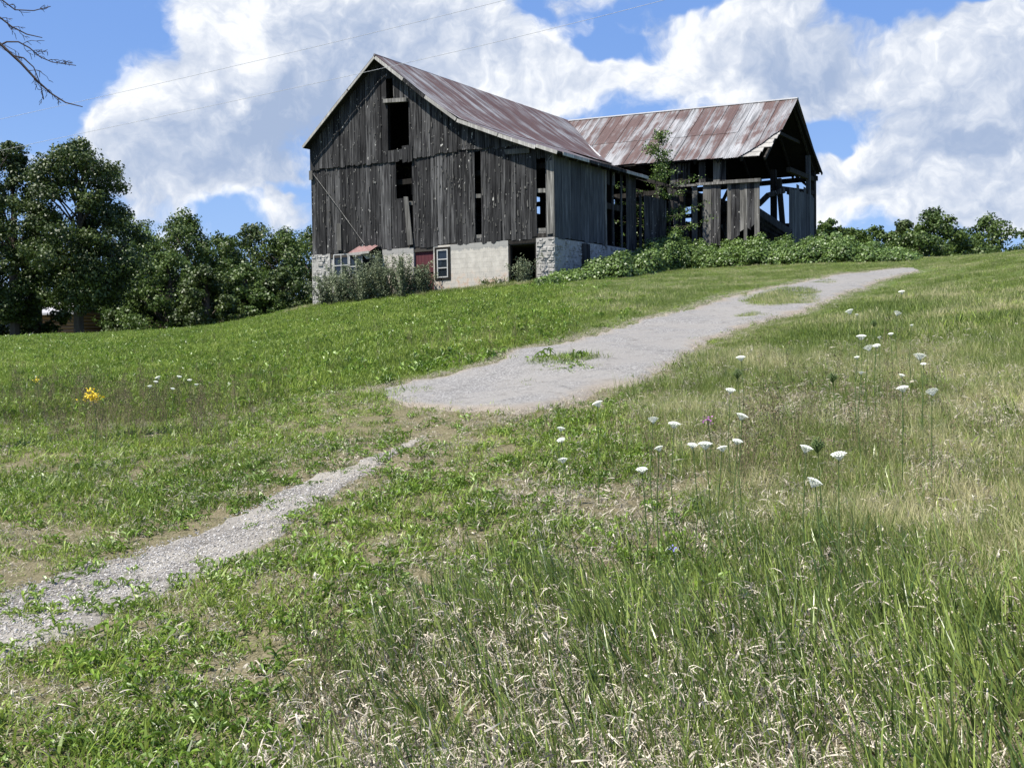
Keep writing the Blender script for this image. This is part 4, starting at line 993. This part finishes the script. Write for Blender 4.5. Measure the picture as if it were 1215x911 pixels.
def proto(cname, makes, m):
    c = bpy.data.collections.new(cname)
    for i, mk in enumerate(makes):
        vs, fs, tn, hh = mk(); me = mesh(cname, vs, fs, m, attrs={'tint': tn, 'hh': hh}); o = bpy.data.objects.new(cname+'_%d' % i, me); c.objects.link(o)
    return c, len(makes)
def broad(n, hr, lr):
    vs = []; fs = []; tn = []; hh = []
    for _ in range(n):
        d = random.uniform(0, 6.28); L = random.uniform(*lr); w = L*random.uniform(.18, .32); e = random.uniform(*hr); t = random.random(); i0 = len(vs)
        x, y = random.uniform(-.07, .07), random.uniform(-.07, .07); c, s = math.cos(d), math.sin(d)
        for f, ww, z in ((0, .1, 0), (.35, .9, .75), (.7, 1, 1), (1, .0, .85)):
            X, Y = x+c*L*f, y+s*L*f; zz = e*z
            vs += [(X-s*w*.5*ww, Y+c*w*.5*ww, zz+.004), (X, Y, zz-.004), (X+s*w*.5*ww, Y-c*w*.5*ww, zz+.004)]; tn += [t]*3; hh += [1]*3
        for k in range(3):
            for q in range(2): a = i0+3*k+q; fs.append((a, a+1, a+4, a+3))
    return vs, fs, tn, hh
def seedy(n, hr):
    vs, fs, tn, hh = blades(n, hr, (.003, .005), .06, (.0, .2), (-.1, .3), 3)
    for _ in range(n*14):
        a = random.uniform(0, 6.28); r = .06*random.random(); z = hr[1]*random.uniform(.35, .98); i0 = len(vs); s = .0045
        c = np.array([math.cos(a)*r+random.gauss(0, .015), math.sin(a)*r+random.gauss(0, .015), z]); t = random.random()
        for _q in range(4): vs.append(c+np.random.default_rng(len(vs)).normal(size=3)*s); tn.append(t); hh.append(1)
        fs.append((i0, i0+1, i0+2, i0+3))
    return vs, fs, tn, hh
PR = {
 'lawn': proto('lawn_clump', [lambda: blades(28, (.035, .12), (.005, .0115), .13, (.2, 1.1), (.2, 1.6)) for _ in range(4)], M['lawn']),
 'far': proto('far_clump', [lambda: blades(75, (.05, .14), (.006, .013), .30, (.1, .9), (.1, 1.1), 2) for _ in range(4)], M['lawn']),
 'tall': proto('tall_clump', [lambda: blades(13, (.13, .36), (.006, .0135), .10, (.02, .38), (.0, .8), 4) for _ in range(5)], M['tall']),
 'wisp': proto('wisp_clump', [lambda: blades(60, (.07, .22), (.0018, .0042), .17, (.05, .7), (.05, .9), 3) for _ in range(4)], M['wisp']),
 'wispfar': proto('wisp_far_clump', [lambda: blades(90, (.08, .2), (.004, .009), .34, (.02, .5), (.05, .7), 2) for _ in range(3)], M['wisp']),
 'dead': proto('dead_clump', [lambda: blades(40, (.025, .10), (.003, .006), .14, (.3, 1.5), (.6, 4.2), 4) for _ in range(4)], M['dead']),
 'weed': proto('weed_clump', [lambda: broad(13, (.015, .07), (.035, .085)) for _ in range(4)], M['weed']),
 'brown': proto('brown_clump', [lambda: seedy(7, (.2, .5)) for _ in range(3)], M['brown']),
}
mbp = []
for i in range(4):
    c_ = None
pc = bpy.data.collections.new('pebbles')
for i in range(4):
    vs = []; ph_ = [(math.sin(a)*math.cos(b_), math.sin(a)*math.sin(b_), math.cos(a)) for a in (.6, 1.5, 2.4) for b_ in (0, 1.05, 2.1, 3.15, 4.2, 5.2)]
    for p in ph_: k = random.uniform(.7, 1.15); vs.append((p[0]*k, p[1]*k*.8, p[2]*k*.5))
    vs += [(0, 0, .5), (0, 0, -.5)]; fs = [(18, j, (j+1) % 6) for j in range(6)]+[(j, 6+j, 6+(j+1) % 6, (j+1) % 6) for j in range(6)]+[(6+j, 12+j, 12+(j+1) % 6, 6+(j+1) % 6) for j in range(6)]+[(12+j, 19, 12+(j+1) % 6) for j in range(6)]
    pc.objects.link(bpy.data.objects.new('pebble_%d' % i, mesh('pebble', vs, fs, M['pebble'])))
PR['peb'] = (pc, 4)
def gn_group(coll):
    g = bpy.data.node_groups.new('scatter_'+coll.name, 'GeometryNodeTree')
    g.interface.new_socket('Geometry', in_out='INPUT', socket_type='NodeSocketGeometry'); g.interface.new_socket('Geometry', in_out='OUTPUT', socket_type='NodeSocketGeometry')
    N = g.nodes.new; i = N('NodeGroupInput'); o = N('NodeGroupOutput'); ip = N('GeometryNodeInstanceOnPoints'); ci = N('GeometryNodeCollectionInfo')
    ci.inputs['Collection'].default_value = coll; ci.inputs['Separate Children'].default_value = True; ci.inputs['Reset Children'].default_value = True
    ip.inputs['Pick Instance'].default_value = True
    def na(n, t): a = N('GeometryNodeInputNamedAttribute'); a.data_type = t; a.inputs[0].default_value = n; return [s for s in a.outputs if s.enabled][0]
    L = g.links.new; L(i.outputs[0], ip.inputs['Points']); L(ci.outputs[0], ip.inputs['Instance']); L(na('idx', 'INT'), ip.inputs['Instance Index'])
    L(na('rot', 'FLOAT_VECTOR'), ip.inputs['Rotation']); L(na('scl', 'FLOAT_VECTOR'), ip.inputs['Scale']); L(ip.outputs[0], o.inputs[0]); return g
def scatter(name, P, key, scl, tilt=.12, lean=(0, 0), **k):
    coll, nv = PR[key]; n = len(P)
    me = bpy.data.meshes.new(name); me.vertices.add(n); me.vertices.foreach_set('co', P.astype(np.float32).ravel())
    ax = RNG.normal(size=n)*tilt+lean[0]; ay = RNG.normal(size=n)*tilt+lean[1]; az = RNG.uniform(0, 6.28, n)      # spin first, then lean in the wind
    ca, sa, cb_, sb, cc, sc_ = np.cos(ax), np.sin(ax), np.cos(ay), np.sin(ay), np.cos(az), np.sin(az)
    m00 = cb_*cc+sb*sa*sc_; m10 = ca*sc_; m20 = -sb*cc+cb_*sa*sc_; m21 = sb*sc_+cb_*sa*cc; m22 = cb_*ca
    rot = np.stack([np.arctan2(m21, m22), -np.arcsin(np.clip(m20, -1, 1)), np.arctan2(m10, m00)], 1)
    me.attributes.new('rot', 'FLOAT_VECTOR', 'POINT').data.foreach_set('vector', rot.astype(np.float32).ravel())
    if scl.ndim == 1: scl = np.repeat(scl[:, None], 3, 1)
    me.attributes.new('scl', 'FLOAT_VECTOR', 'POINT').data.foreach_set('vector', scl.astype(np.float32).ravel())
    me.attributes.new('idx', 'INT', 'POINT').data.foreach_set('value', RNG.integers(0, nv, n).astype(np.int32))
    me.attributes.new('tone', 'FLOAT', 'POINT').data.foreach_set('value', RNG.random(n).astype(np.float32))
    me.update(); o = obj(name, me, kind='stuff', **k); md = o.modifiers.new('scatter', 'NODES'); md.node_group = gn_group(coll); return o
def sample(y0, y1, dens, wide=1.12):
    hw0 = .50*wide; A = (y1*y1-y0*y0)*hw0; n = int(A*dens); Y = np.sqrt(RNG.uniform(y0*y0, y1*y1, n)); X = RNG.uniform(-hw0, hw0, n)*Y
    return np.stack([X, Y, G(X, Y)], 1)
def vnoise(P, f, s=0):
    x, y = P[:, 0]*f+s*7.1, P[:, 1]*f+s*3.7
    return .5+.25*(np.sin(x*1.7+1.3*np.sin(y*1.1+s))+np.sin(y*2.1+1.7*np.sin(x*.9+s*2)))*.8+.1*np.sin(x*5.1+y*3.3)
BL = lambda P: (P-C0)
def inbarn(P):
    q = P-C0[None]; u = q[:, :2]@U[:2]; v = q[:, :2]@V[:2]
    return ((u > -.05) & (u < 12.7) & (v > -.02) & (v < 20)) | ((u > -4.3) & (u < .1) & (v > 12.3) & (v < 19.8))
tufts = [(672, 434, 37, 12), (925, 353, 48, 12), (893, 377, 16, 5), (628, 457, 9, 4), (975, 335, 14, 3)]
def field(P):
    """photo position of every ground point plus masks"""
    x, y = project(P); road = inpoly(P[:, 0], P[:, 1], ROADPOLY)
    for a, b_, rx, ry in tufts: road &= ~(((x-a)/rx)**2+((y-b_)/ry)**2 < 1)
    track = inpoly(P[:, 0], P[:, 1], TRACKPOLY)
    def blob(a, b_, rx, ry): return np.exp(-(((x-a)/rx)**2+((y-b_)/ry)**2))
    bare = np.zeros(len(P))
    for q in ((400, 572, 45, 14), (470, 545, 60, 14), (520, 510, 40, 12), (240, 640, 120, 20), (60, 640, 80, 20), (20, 680, 60, 18), (500, 690, 45, 22), (440, 660, 30, 16), (160, 745, 100, 12), (330, 690, 50, 14), (580, 425, 60, 8), (480, 452, 40, 7), (560, 500, 70, 8), (900, 378, 60, 8), (800, 445, 60, 8), (760, 600, 70, 30), (920, 490, 60, 22), (1140, 560, 60, 20), (690, 600, 60, 20), (620, 590, 30, 20), (1000, 500, 50, 16), (1060, 470, 30, 10), (860, 530, 60, 16), (1190, 500, 40, 18), (700, 660, 50, 30), (930, 600, 50, 20), (830, 640, 40, 16), (560, 640, 30, 14), (1130, 620, 40, 14), (300, 800, 60, 20), (60, 830, 60, 20), (420, 860, 80, 30), (600, 870, 90, 30)):
        bare = np.maximum(bare, blob(*q))
    return x, y, road, track, bare
def pdist(P, L):
    d = np.full(len(P), 1e9)
    for q in L[::2]: d = np.minimum(d, np.hypot(P[:, 0]-q[0], P[:, 1]-q[1]))
    return d
TC = (TL+TR)/2
def thick_line(P, x, y): return np.exp(-((y-np.interp(x, [640, 740, 860, 1000, 1110], [338, 332, 318, 308, 308]))/7.)**2)*(x > 640)
def build_grass():
    acc = {k: [] for k in ('lawn', 'far', 'tall', 'wisp', 'wispfar', 'dead', 'weed', 'brown')}; sc = {k: [] for k in acc}
    def put(k, P, s): acc[k].append(P); sc[k].append(s)
    for y0, y1, d in ((2.6, 6, 300), (6, 10, 180), (10, 16, 110), (16, 25, 60), (25, 40, 34), (40, 62, 15)):
        P = sample(y0, y1, d, 1.15 if y0 > 5 else 1.3); P = P[~inbarn(P)]; x, y, road, track, bare = field(P); r = RNG.random(len(P)); rd_ = np.clip(.28+np.minimum(pdist(P, RL), pdist(P, RR))/2.2, .3, 1) if y1 > 10 else np.clip(.5+np.minimum(pdist(P, RL), pdist(P, RR)), .5, 1)
        rd_ = np.where(y < 345, np.minimum(rd_, .6), rd_); tc = pdist(P, TC) if y0 < 12 else np.full(len(P), 9.)
        nz = vnoise(P, .8, 1); n2 = vnoise(P, 2.3, 2)
        edge_ = np.minimum(pdist(P, RL), pdist(P, RR)*1.6) if y1 > 10 else np.full(len(P), 9.)
        keep = (~road) & ((edge_ > .32) | (RNG.random(len(P)) < .35)) & (~track | (r < .27+1.3*np.clip(tc-.26, 0, 1)+.5*(n2 > .66)+np.clip((x-300)/250, 0, .5))) & (r > bare*.68*np.clip(.4+n2, 0, 1.1))
        P, x, y, r, nz, n2, bare, rd_, tc = (a[keep] for a in (P, x, y, r, nz, n2, bare, rd_, tc)); r = RNG.random(len(P))
        # right hand hill: fine dry meadow; foreground: coarse blades; left and centre: green lawn
        hill = np.clip((x-760+(y-560)*-.55)/110, 0, 1)*(y < 720)
        edge_r = 640+(y-560)*-.2; hill = np.where(y > 640, hill*np.clip((720-y)/80, 0, 1), hill)
        fore = np.clip((y-(700-np.clip(x-330, 0, 500)*.25+(n2-.5)*70+nz*60))/120, 0, 1)*np.clip((x-300-(y-911)*-.35)/90, 0, 1)
        far = P[:, 1] > 14
        tp = RNG.random(len(P))
        isfore = tp < fore; ishill = (~isfore) & (tp < fore+hill)
        rest = ~isfore & ~ishill
        rd_ = np.minimum(rd_, np.clip(.45+(tc-.3)/1.2, .45, 1))
        big = np.where(P[:, 1] > 25, 1.0, 1.)*rd_; nz0 = nz; nz = nz
        k = rest & ~far
        mk = k & (r < .72); put('lawn', P[mk], RNG.uniform(.6, 1.25, mk.sum())*(.75+.5*nz[mk])*(1-.45*bare[mk])*rd_[mk])
        mk = k & (r >= .74) & (n2 > .3); put('weed', P[mk], RNG.uniform(.5, 1.0, mk.sum()))
        mk = k & (r < .22+.30*bare); put('dead', P[mk], RNG.uniform(.5, 1.0, mk.sum()))
        mk = k & (bare > .25) & (RNG.random(len(P)) < .6); put('dead', P[mk], RNG.uniform(.3, .6, mk.sum()))
        mk = rest & far; put('far', P[mk], RNG.uniform(.6, 1.15, mk.sum())*big[mk]*(.75+.5*nz[mk]))
        mk = rest & far & (r > .87) & (n2 > .45); put('weed', P[mk], RNG.uniform(1.2, 2.4, mk.sum()))
        mk = rest & far & (r < .05) & (n2 > .55); put('brown', P[mk], RNG.uniform(.3, .7, mk.sum()))
        mk = ishill & ~far & (RNG.random(len(P)) > .25+.5*bare); put('wisp', P[mk], RNG.uniform(.55, 1.1, mk.sum())*(.7+.55*nz[mk])); 
        mk = ishill & ~far & (r < .28); put('lawn', P[mk], RNG.uniform(.7, 1.3, mk.sum()))
        mk = ishill & ~far & (r > .62-.3*bare); put('dead', P[mk], RNG.uniform(.6, 1.3, mk.sum()))
        mk = ishill & ~far & (r < .08) & (n2 > .5); put('tall', P[mk], RNG.uniform(.4, .8, mk.sum()))
        mk = ishill & far & (r < .68); put('wispfar', P[mk], RNG.uniform(.5, .95, mk.sum())*(.75+.5*nz[mk])*rd_[mk])
        mk = ishill & far & (r > .68); put('far', P[mk], RNG.uniform(.6, 1.1, mk.sum())*(.75+.5*nz[mk])*rd_[mk])
        dn = np.clip(.30+1.0*(n2-.45), .1, .85)
        bot = np.clip((y-700)/200, 0, 1)*(x < 1050)
        gap_ = bot*.5*(nz < .55)
        mk = isfore & (r < .64-.30*gap_); put('tall', P[mk], RNG.uniform(.55, 1.1, mk.sum())*(.55+.35*fore[mk])*(1-.2*bot[mk]))
        mk = isfore & (r > .52-.3*gap_); put('dead', P[mk], RNG.uniform(.6, 1.3, mk.sum()))
        mk = isfore & (r < .95*bot); put('dead', P[mk], RNG.uniform(.8, 1.5, mk.sum()))
        mk = (bare > .35) & (x > 600) & (y > 440) & (r < .8) & ~far; put('dead', P[mk], RNG.uniform(.6, 1.2, mk.sum()))
        mk = isfore & (r > .30) & (r < .38); put('lawn', P[mk], RNG.uniform(.7, 1.3, mk.sum()))
        # brown seedy weeds
        bw = np.exp(-(((x-150)/150)**2+((y-495)/30)**2))+.8*np.exp(-(((x-390)/30)**2+((y-860)/50)**2))+.6*np.exp(-(((x-620)/130)**2+((y-412)/9)**2))+.35*np.exp(-(((x-1000)/120)**2+((y-540)/60)**2))+.5*np.exp(-(((x-860)/80)**2+((y-560)/30)**2))
        mk = (RNG.random(len(P)) < bw*.36); put('brown', P[mk], RNG.uniform(.45, 1.0, mk.sum()))
    # taller rough fringe under the barn walls and along the drive edges
    n = 900; u = RNG.uniform(-.2, 13.5, n); v = -RNG.uniform(.1, 1.0, n); Q = C0[None]+U[None]*u[:, None]+V[None]*v[:, None]; Q[:, 2] = G(Q[:, 0], Q[:, 1])
    put('wispfar', Q, RNG.uniform(.6, 1.25, n))
    # tufts creeping over the drive edges and its lower end
    n = 420; t = RNG.random(n)**1.6; i = (t*258).astype(int); sd_ = RNG.random(n) < .45
    Q = np.where(sd_[:, None], RL[i], RR[i])+RNG.normal(size=(n, 2))*.13; e = RNG.random(n) < .2
    Q[e] = RL[0]+RNG.normal(size=(e.sum(), 2))*[.35, .25]; Q = np.c_[Q, G(Q[:, 0], Q[:, 1])]
    put('lawn', Q, RNG.uniform(.5, 1.25, n))
    info = {'lawn': ('lawn_grass', 'short bright green grass round the track and drive', .15), 'far': ('field_grass', 'green field grass running up to the barn', .15), 'tall': ('coarse_grass', 'tall coarse grass blades in the foreground', .12),
            'wisp': ('fine_meadow_grass', 'fine wispy meadow grass on the right bank', .12), 'wispfar': ('rough_grass', 'rough pale grass on the far right slope and barn foot', .12), 'dead': ('dead_grass', 'dead curled bleached grass lying in the foreground', .5),
            'weed': ('broadleaf_weeds', 'low broad leaved weeds among the lawn grass', .2), 'brown': ('seeding_weeds', 'brown seeding weeds in the left meadow', .15)}
    for k in acc:
        P = np.concatenate(acc[k]); s = np.concatenate(sc[k]); nm, lab, tl = info[k]; print(nm, len(P))
        scatter(nm, P, k, s, tilt=tl, lean=((0, -.26) if k == 'tall' else (0, -.12) if k in ('wisp', 'wispfar') else (0, 0)), label=lab)
build_grass()
# pebbles on the gravel track
def pebbles():
    T = np.array(TRACKPOLY); x0, y0 = T.min(0)-.3; x1, y1 = T.max(0)+.3; n = 60000
    X = RNG.uniform(x0, x1, n); Y = RNG.uniform(y0, y1, n); ins = inpoly(X, Y, TRACKPOLY); X, Y = X[ins], Y[ins]
    P = np.stack([X, Y, G(X, Y)+.014], 1); x, y = project(P); tc = pdist(P, (TL+TR)/2)
    kp = RNG.random(len(P)) < np.clip(1.5-.9*vnoise(P, 3, 4)-tc*1.6-np.clip((x-330)/140, 0, .9), .03, 1); P = P[kp]
    s = RNG.uniform(.003, .0085, len(P))*np.where(RNG.random(len(P)) < .06, 1.7, 1)
    print('pebbles', len(P)); scatter('gravel_stones', P, 'peb', s, tilt=.4, label='loose grey stones on the gravel track')
pebbles()
# ------------------------------------------------------------------ flowers
def flower_base(px, py, h):
    r = ray(px, py); Y = np.arange(3, 60, .02); P = CAM[None]+r[None]*Y[:, None]; d = P[:, 2]-G(P[:, 0], P[:, 1])-h
    i = np.where(d < 0)[0]; i = i[0] if len(i) else int(np.argmin(d)); return (P[i, 0], P[i, 1], g1(P[i, 0], P[i, 1])), P[i, 2]-g1(P[i, 0], P[i, 1])
def umbel_mesh(r, closed=False):
    mb = MB(); n = 34
    for i in range(n):
        t = math.sqrt((i+.5)/n); a = i*2.4; x, y = math.cos(a)*r*t, math.sin(a)*r*t; z = r*.30*math.cos(t*1.5)+(.0 if not closed else r*.9*(1-t)); s = r*.155
        vs = [(x+math.cos(b_)*s, y+math.sin(b_)*s, z) for b_ in np.arange(6)*1.047]+[(x, y, z+s*.55)]; mb.add(vs, [(j, (j+1) % 6, 6) for j in range(6)])
        mb.bar((0, 0, -r*.9), (x, y, z-.001), .0015, .0015)
    return mesh('umbel', mb.v, mb.f, None)
um = umbel_mesh(.04); um.materials.append(M['petal']); umc = umbel_mesh(.022, True); umc.materials.append(M['stem'])
stm = MB(); stm.tube([(0, 0, 0), (.02, .01, .5), (0, 0, 1)], [.0035, .003, .0022], 5)
for k in range(7):
    z = .2+k*.09; a = k*2.3; stm.tube([(.015, 0, z), (.015+math.cos(a)*.05, math.sin(a)*.05, z+.04)], [.002, .001], 4)
sme = mesh('stem', stm.v, stm.f, M['stem'])
lace = [(1069.7, 346, 1.15), (1007.7, 369, 1.3), (1065, 371, 1.2), (1022, 399, 1.25), (1030, 412, 1.1), (1040, 410, .9), (1091.7, 421.7, 1.3), (1057, 396, .7), (1095.7, 431.7, .6), (1070, 445, .6), (1071, 460, 1.1), (1105.7, 463.7, 1.1), (879, 424, 1.1), (866.7, 462.7, 1.0), (880.7, 493, 1.0), (837, 526.7, 1.1), (822, 527.7, .8), (856.7, 531, .8), (875, 523, .8), (956.7, 531, 1.0), (995, 539, 1.1), (1016.7, 423.7, .6), (1021.7, 441.7, .5), (1081.7, 385.7, .5), (1016.7, 373, .5), (1043, 400, .5),
        (709, 478, 1.0), (775, 497, .9), (800, 502.7, 1.0), (665.7, 508, .9), (665.7, 521.7, .9), (668, 545, .9), (781.7, 531, .7), (761.7, 556.7, .8), (967, 571, 1.0), (187, 447.7, 1.), (212.7, 446.7, .9), (185, 452.7, .8), (177.7, 458, .8), (205, 461, .7), (225, 450.7, .8), (233, 456, .7)]
lace_labels = ['highest white lacy flower on the right bank, nearest the far end of the drive', 'large tilted white lacy flower, leftmost of the cluster high on the bank', 'wide white lacy flower just below the highest one on the bank',
 'large white lacy flower straight below the tilted leftmost one of the high cluster', 'broad flat white lacy flower, left one of the touching pair', 'flat white lacy flower, right one of the touching pair', 'brightest large white lacy flower at the right of the high cluster',
 'small white lacy flower right of the topmost green seed head', 'tiny white lacy flower just under the brightest large one', 'small white lacy flower above the pale wide one, high on the bank', 'pale wide white lacy flower left of the rightmost one',
 'rightmost of all the white lacy flowers on the bank', 'lone white lacy flower closest to the right edge of the drive', 'white lacy flower left of and below the seed head nearest the drive', 'white lacy flower straight above the row of four', 'second flower from the left in the row of four, the largest',
 'leftmost white lacy flower in the row of four', 'third and faintest flower in the row of four', 'rightmost and highest flower in the row of four', 'white lacy flower touching a green seed head low on the bank', 'wide flat white lacy flower right of the seed head low on the bank',
 'small dim white flower under the touching pair', 'tiny lowest flower of the high left group above the bare straw patch', 'tiny faint white flower right of and below the wide one high on the bank', 'tiny white flower tucked under the tilted large one', 'small white flower between the large one and the seed head high on the bank',
 'white lacy flower at the very edge of the drive, nearest its lower end', 'left one of two pale flowers below the drive edge', 'right one of two pale flowers below the drive edge', 'topmost of three white flowers standing in one column below the drive', 'middle of three white flowers standing in one column below the drive',
 'lowest of three white flowers standing in one column below the drive', 'small pale flower below the left one of the two pale flowers', 'thin pale flower left of the tall foreground grass tips', 'lowest of all the white lacy flowers, above the foreground grass',
 'top left flower of the little group in the left meadow', 'biggest flat flower of the little group in the left meadow', 'second flower down the left side of the left meadow group', 'lowest left flower of the left meadow group', 'lowest flower in the middle of the left meadow group',
 'flower right of the biggest one in the left meadow group', 'rightmost small flower of the left meadow group']
for fi, (px, py, s) in enumerate(lace):
    left = px < 300; h = .62 if not left else .5
    if px < 700 and not left: h = .28
    (bx, by, bz_), hh = flower_base(px, py, h)
    if left: _l, grp = 'white lacy flower head in the far left meadow patch', 'white lacy flowers in the left meadow'
    elif px > 985 and py < 470: _l, grp = 'white lacy flower of the cluster standing high on the right bank', 'white lacy flowers high on the right bank'
    elif px > 810: _l, grp = 'white lacy flower lower on the right bank amid dry grass', 'white lacy flowers low on the right bank'
    else: _l, grp = 'white lacy flower near the lower end of the asphalt drive', 'white lacy flowers by the lower end of the drive'
    lab = lace_labels[fi]
    f = empty('white_lace_flower', (bx, by, bz_), random.uniform(0, 6), label=lab, cat='flower', group=grp)
    st = obj('stem', sme, f); st.scale = (1, 1, hh); hd = obj('flower_head', um, f); hd.location = (0, 0, hh); k = s*(.68+by*.018); hd.scale = (k, k, k); hd.rotation_euler = (random.uniform(-.35, .35), random.uniform(-.35, .35), 0)
for (px, py), cl in zip(((1037, 384), (988, 448), (875, 444), (970, 529)), ('closed green seed head among the highest white flowers', 'closed green seed head standing alone above the straw patch on the bank', 'closed green seed head nearest the right edge of the drive', 'closed green seed head beside the wide flower low on the bank')):
    (bx, by, bz_), hh = flower_base(px, py, .55)
    f = empty('closed_flower', (bx, by, bz_), 0, label=cl, cat='flower', group='closed green seed heads on the right bank')
    st = obj('stem', sme, f); st.scale = (1, 1, hh); hd = obj('seed_head', umc, f); hd.location = (0, 0, hh); hd.scale = (1.6, 1.6, 1.8)
def spray(px, py, h, m, r, n, nm, lab):
    (bx, by, bz_), hh = flower_base(px, py, h); f = empty(nm, (bx, by, bz_), 0, label=lab, cat='flower'); st = obj('stem', sme, f); st.scale = (1.5, 1.5, hh)
    P = RNG.normal(size=(n, 3))*[r, r, r*.7]+[0, 0, hh]; leaves('flower_head', P, RNG.normal(size=(n, 3))+[0, 0, 1], RNG.uniform(.012, .03, n)*(r/.03), m, f)
spray(110, 470, .55, M['yellow'], .045, 90, 'goldenrod', 'bright yellow goldenrod plume in the left meadow')
spray(43, 451, .6, M['yellow'], .022, 26, 'goldenrod', 'smaller paler goldenrod nearer the left edge')
spray(798, 651, .28, M['violet'], .012, 24, 'blue_wildflower', 'single pale blue violet flower in the foreground grass')
spray(839, 497, .35, M['pink'], .022, 24, 'purple_wildflower', 'single purple thistle-like flower left on the right bank')
# straw wisps lying along the drive edge
n = 4500; t = RNG.random(n); i = (t*258).astype(int); side = RNG.random(n) < .65
Q = np.where(side[:, None], RL[i], RR[i])+RNG.normal(size=(n, 2))*.16; Q = np.c_[Q, G(Q[:, 0], Q[:, 1])+.03]
scatter('drive_edge_straw', Q, 'dead', RNG.uniform(.25, .6, n), tilt=.3, label='straw and dead grass littering the drive edges')
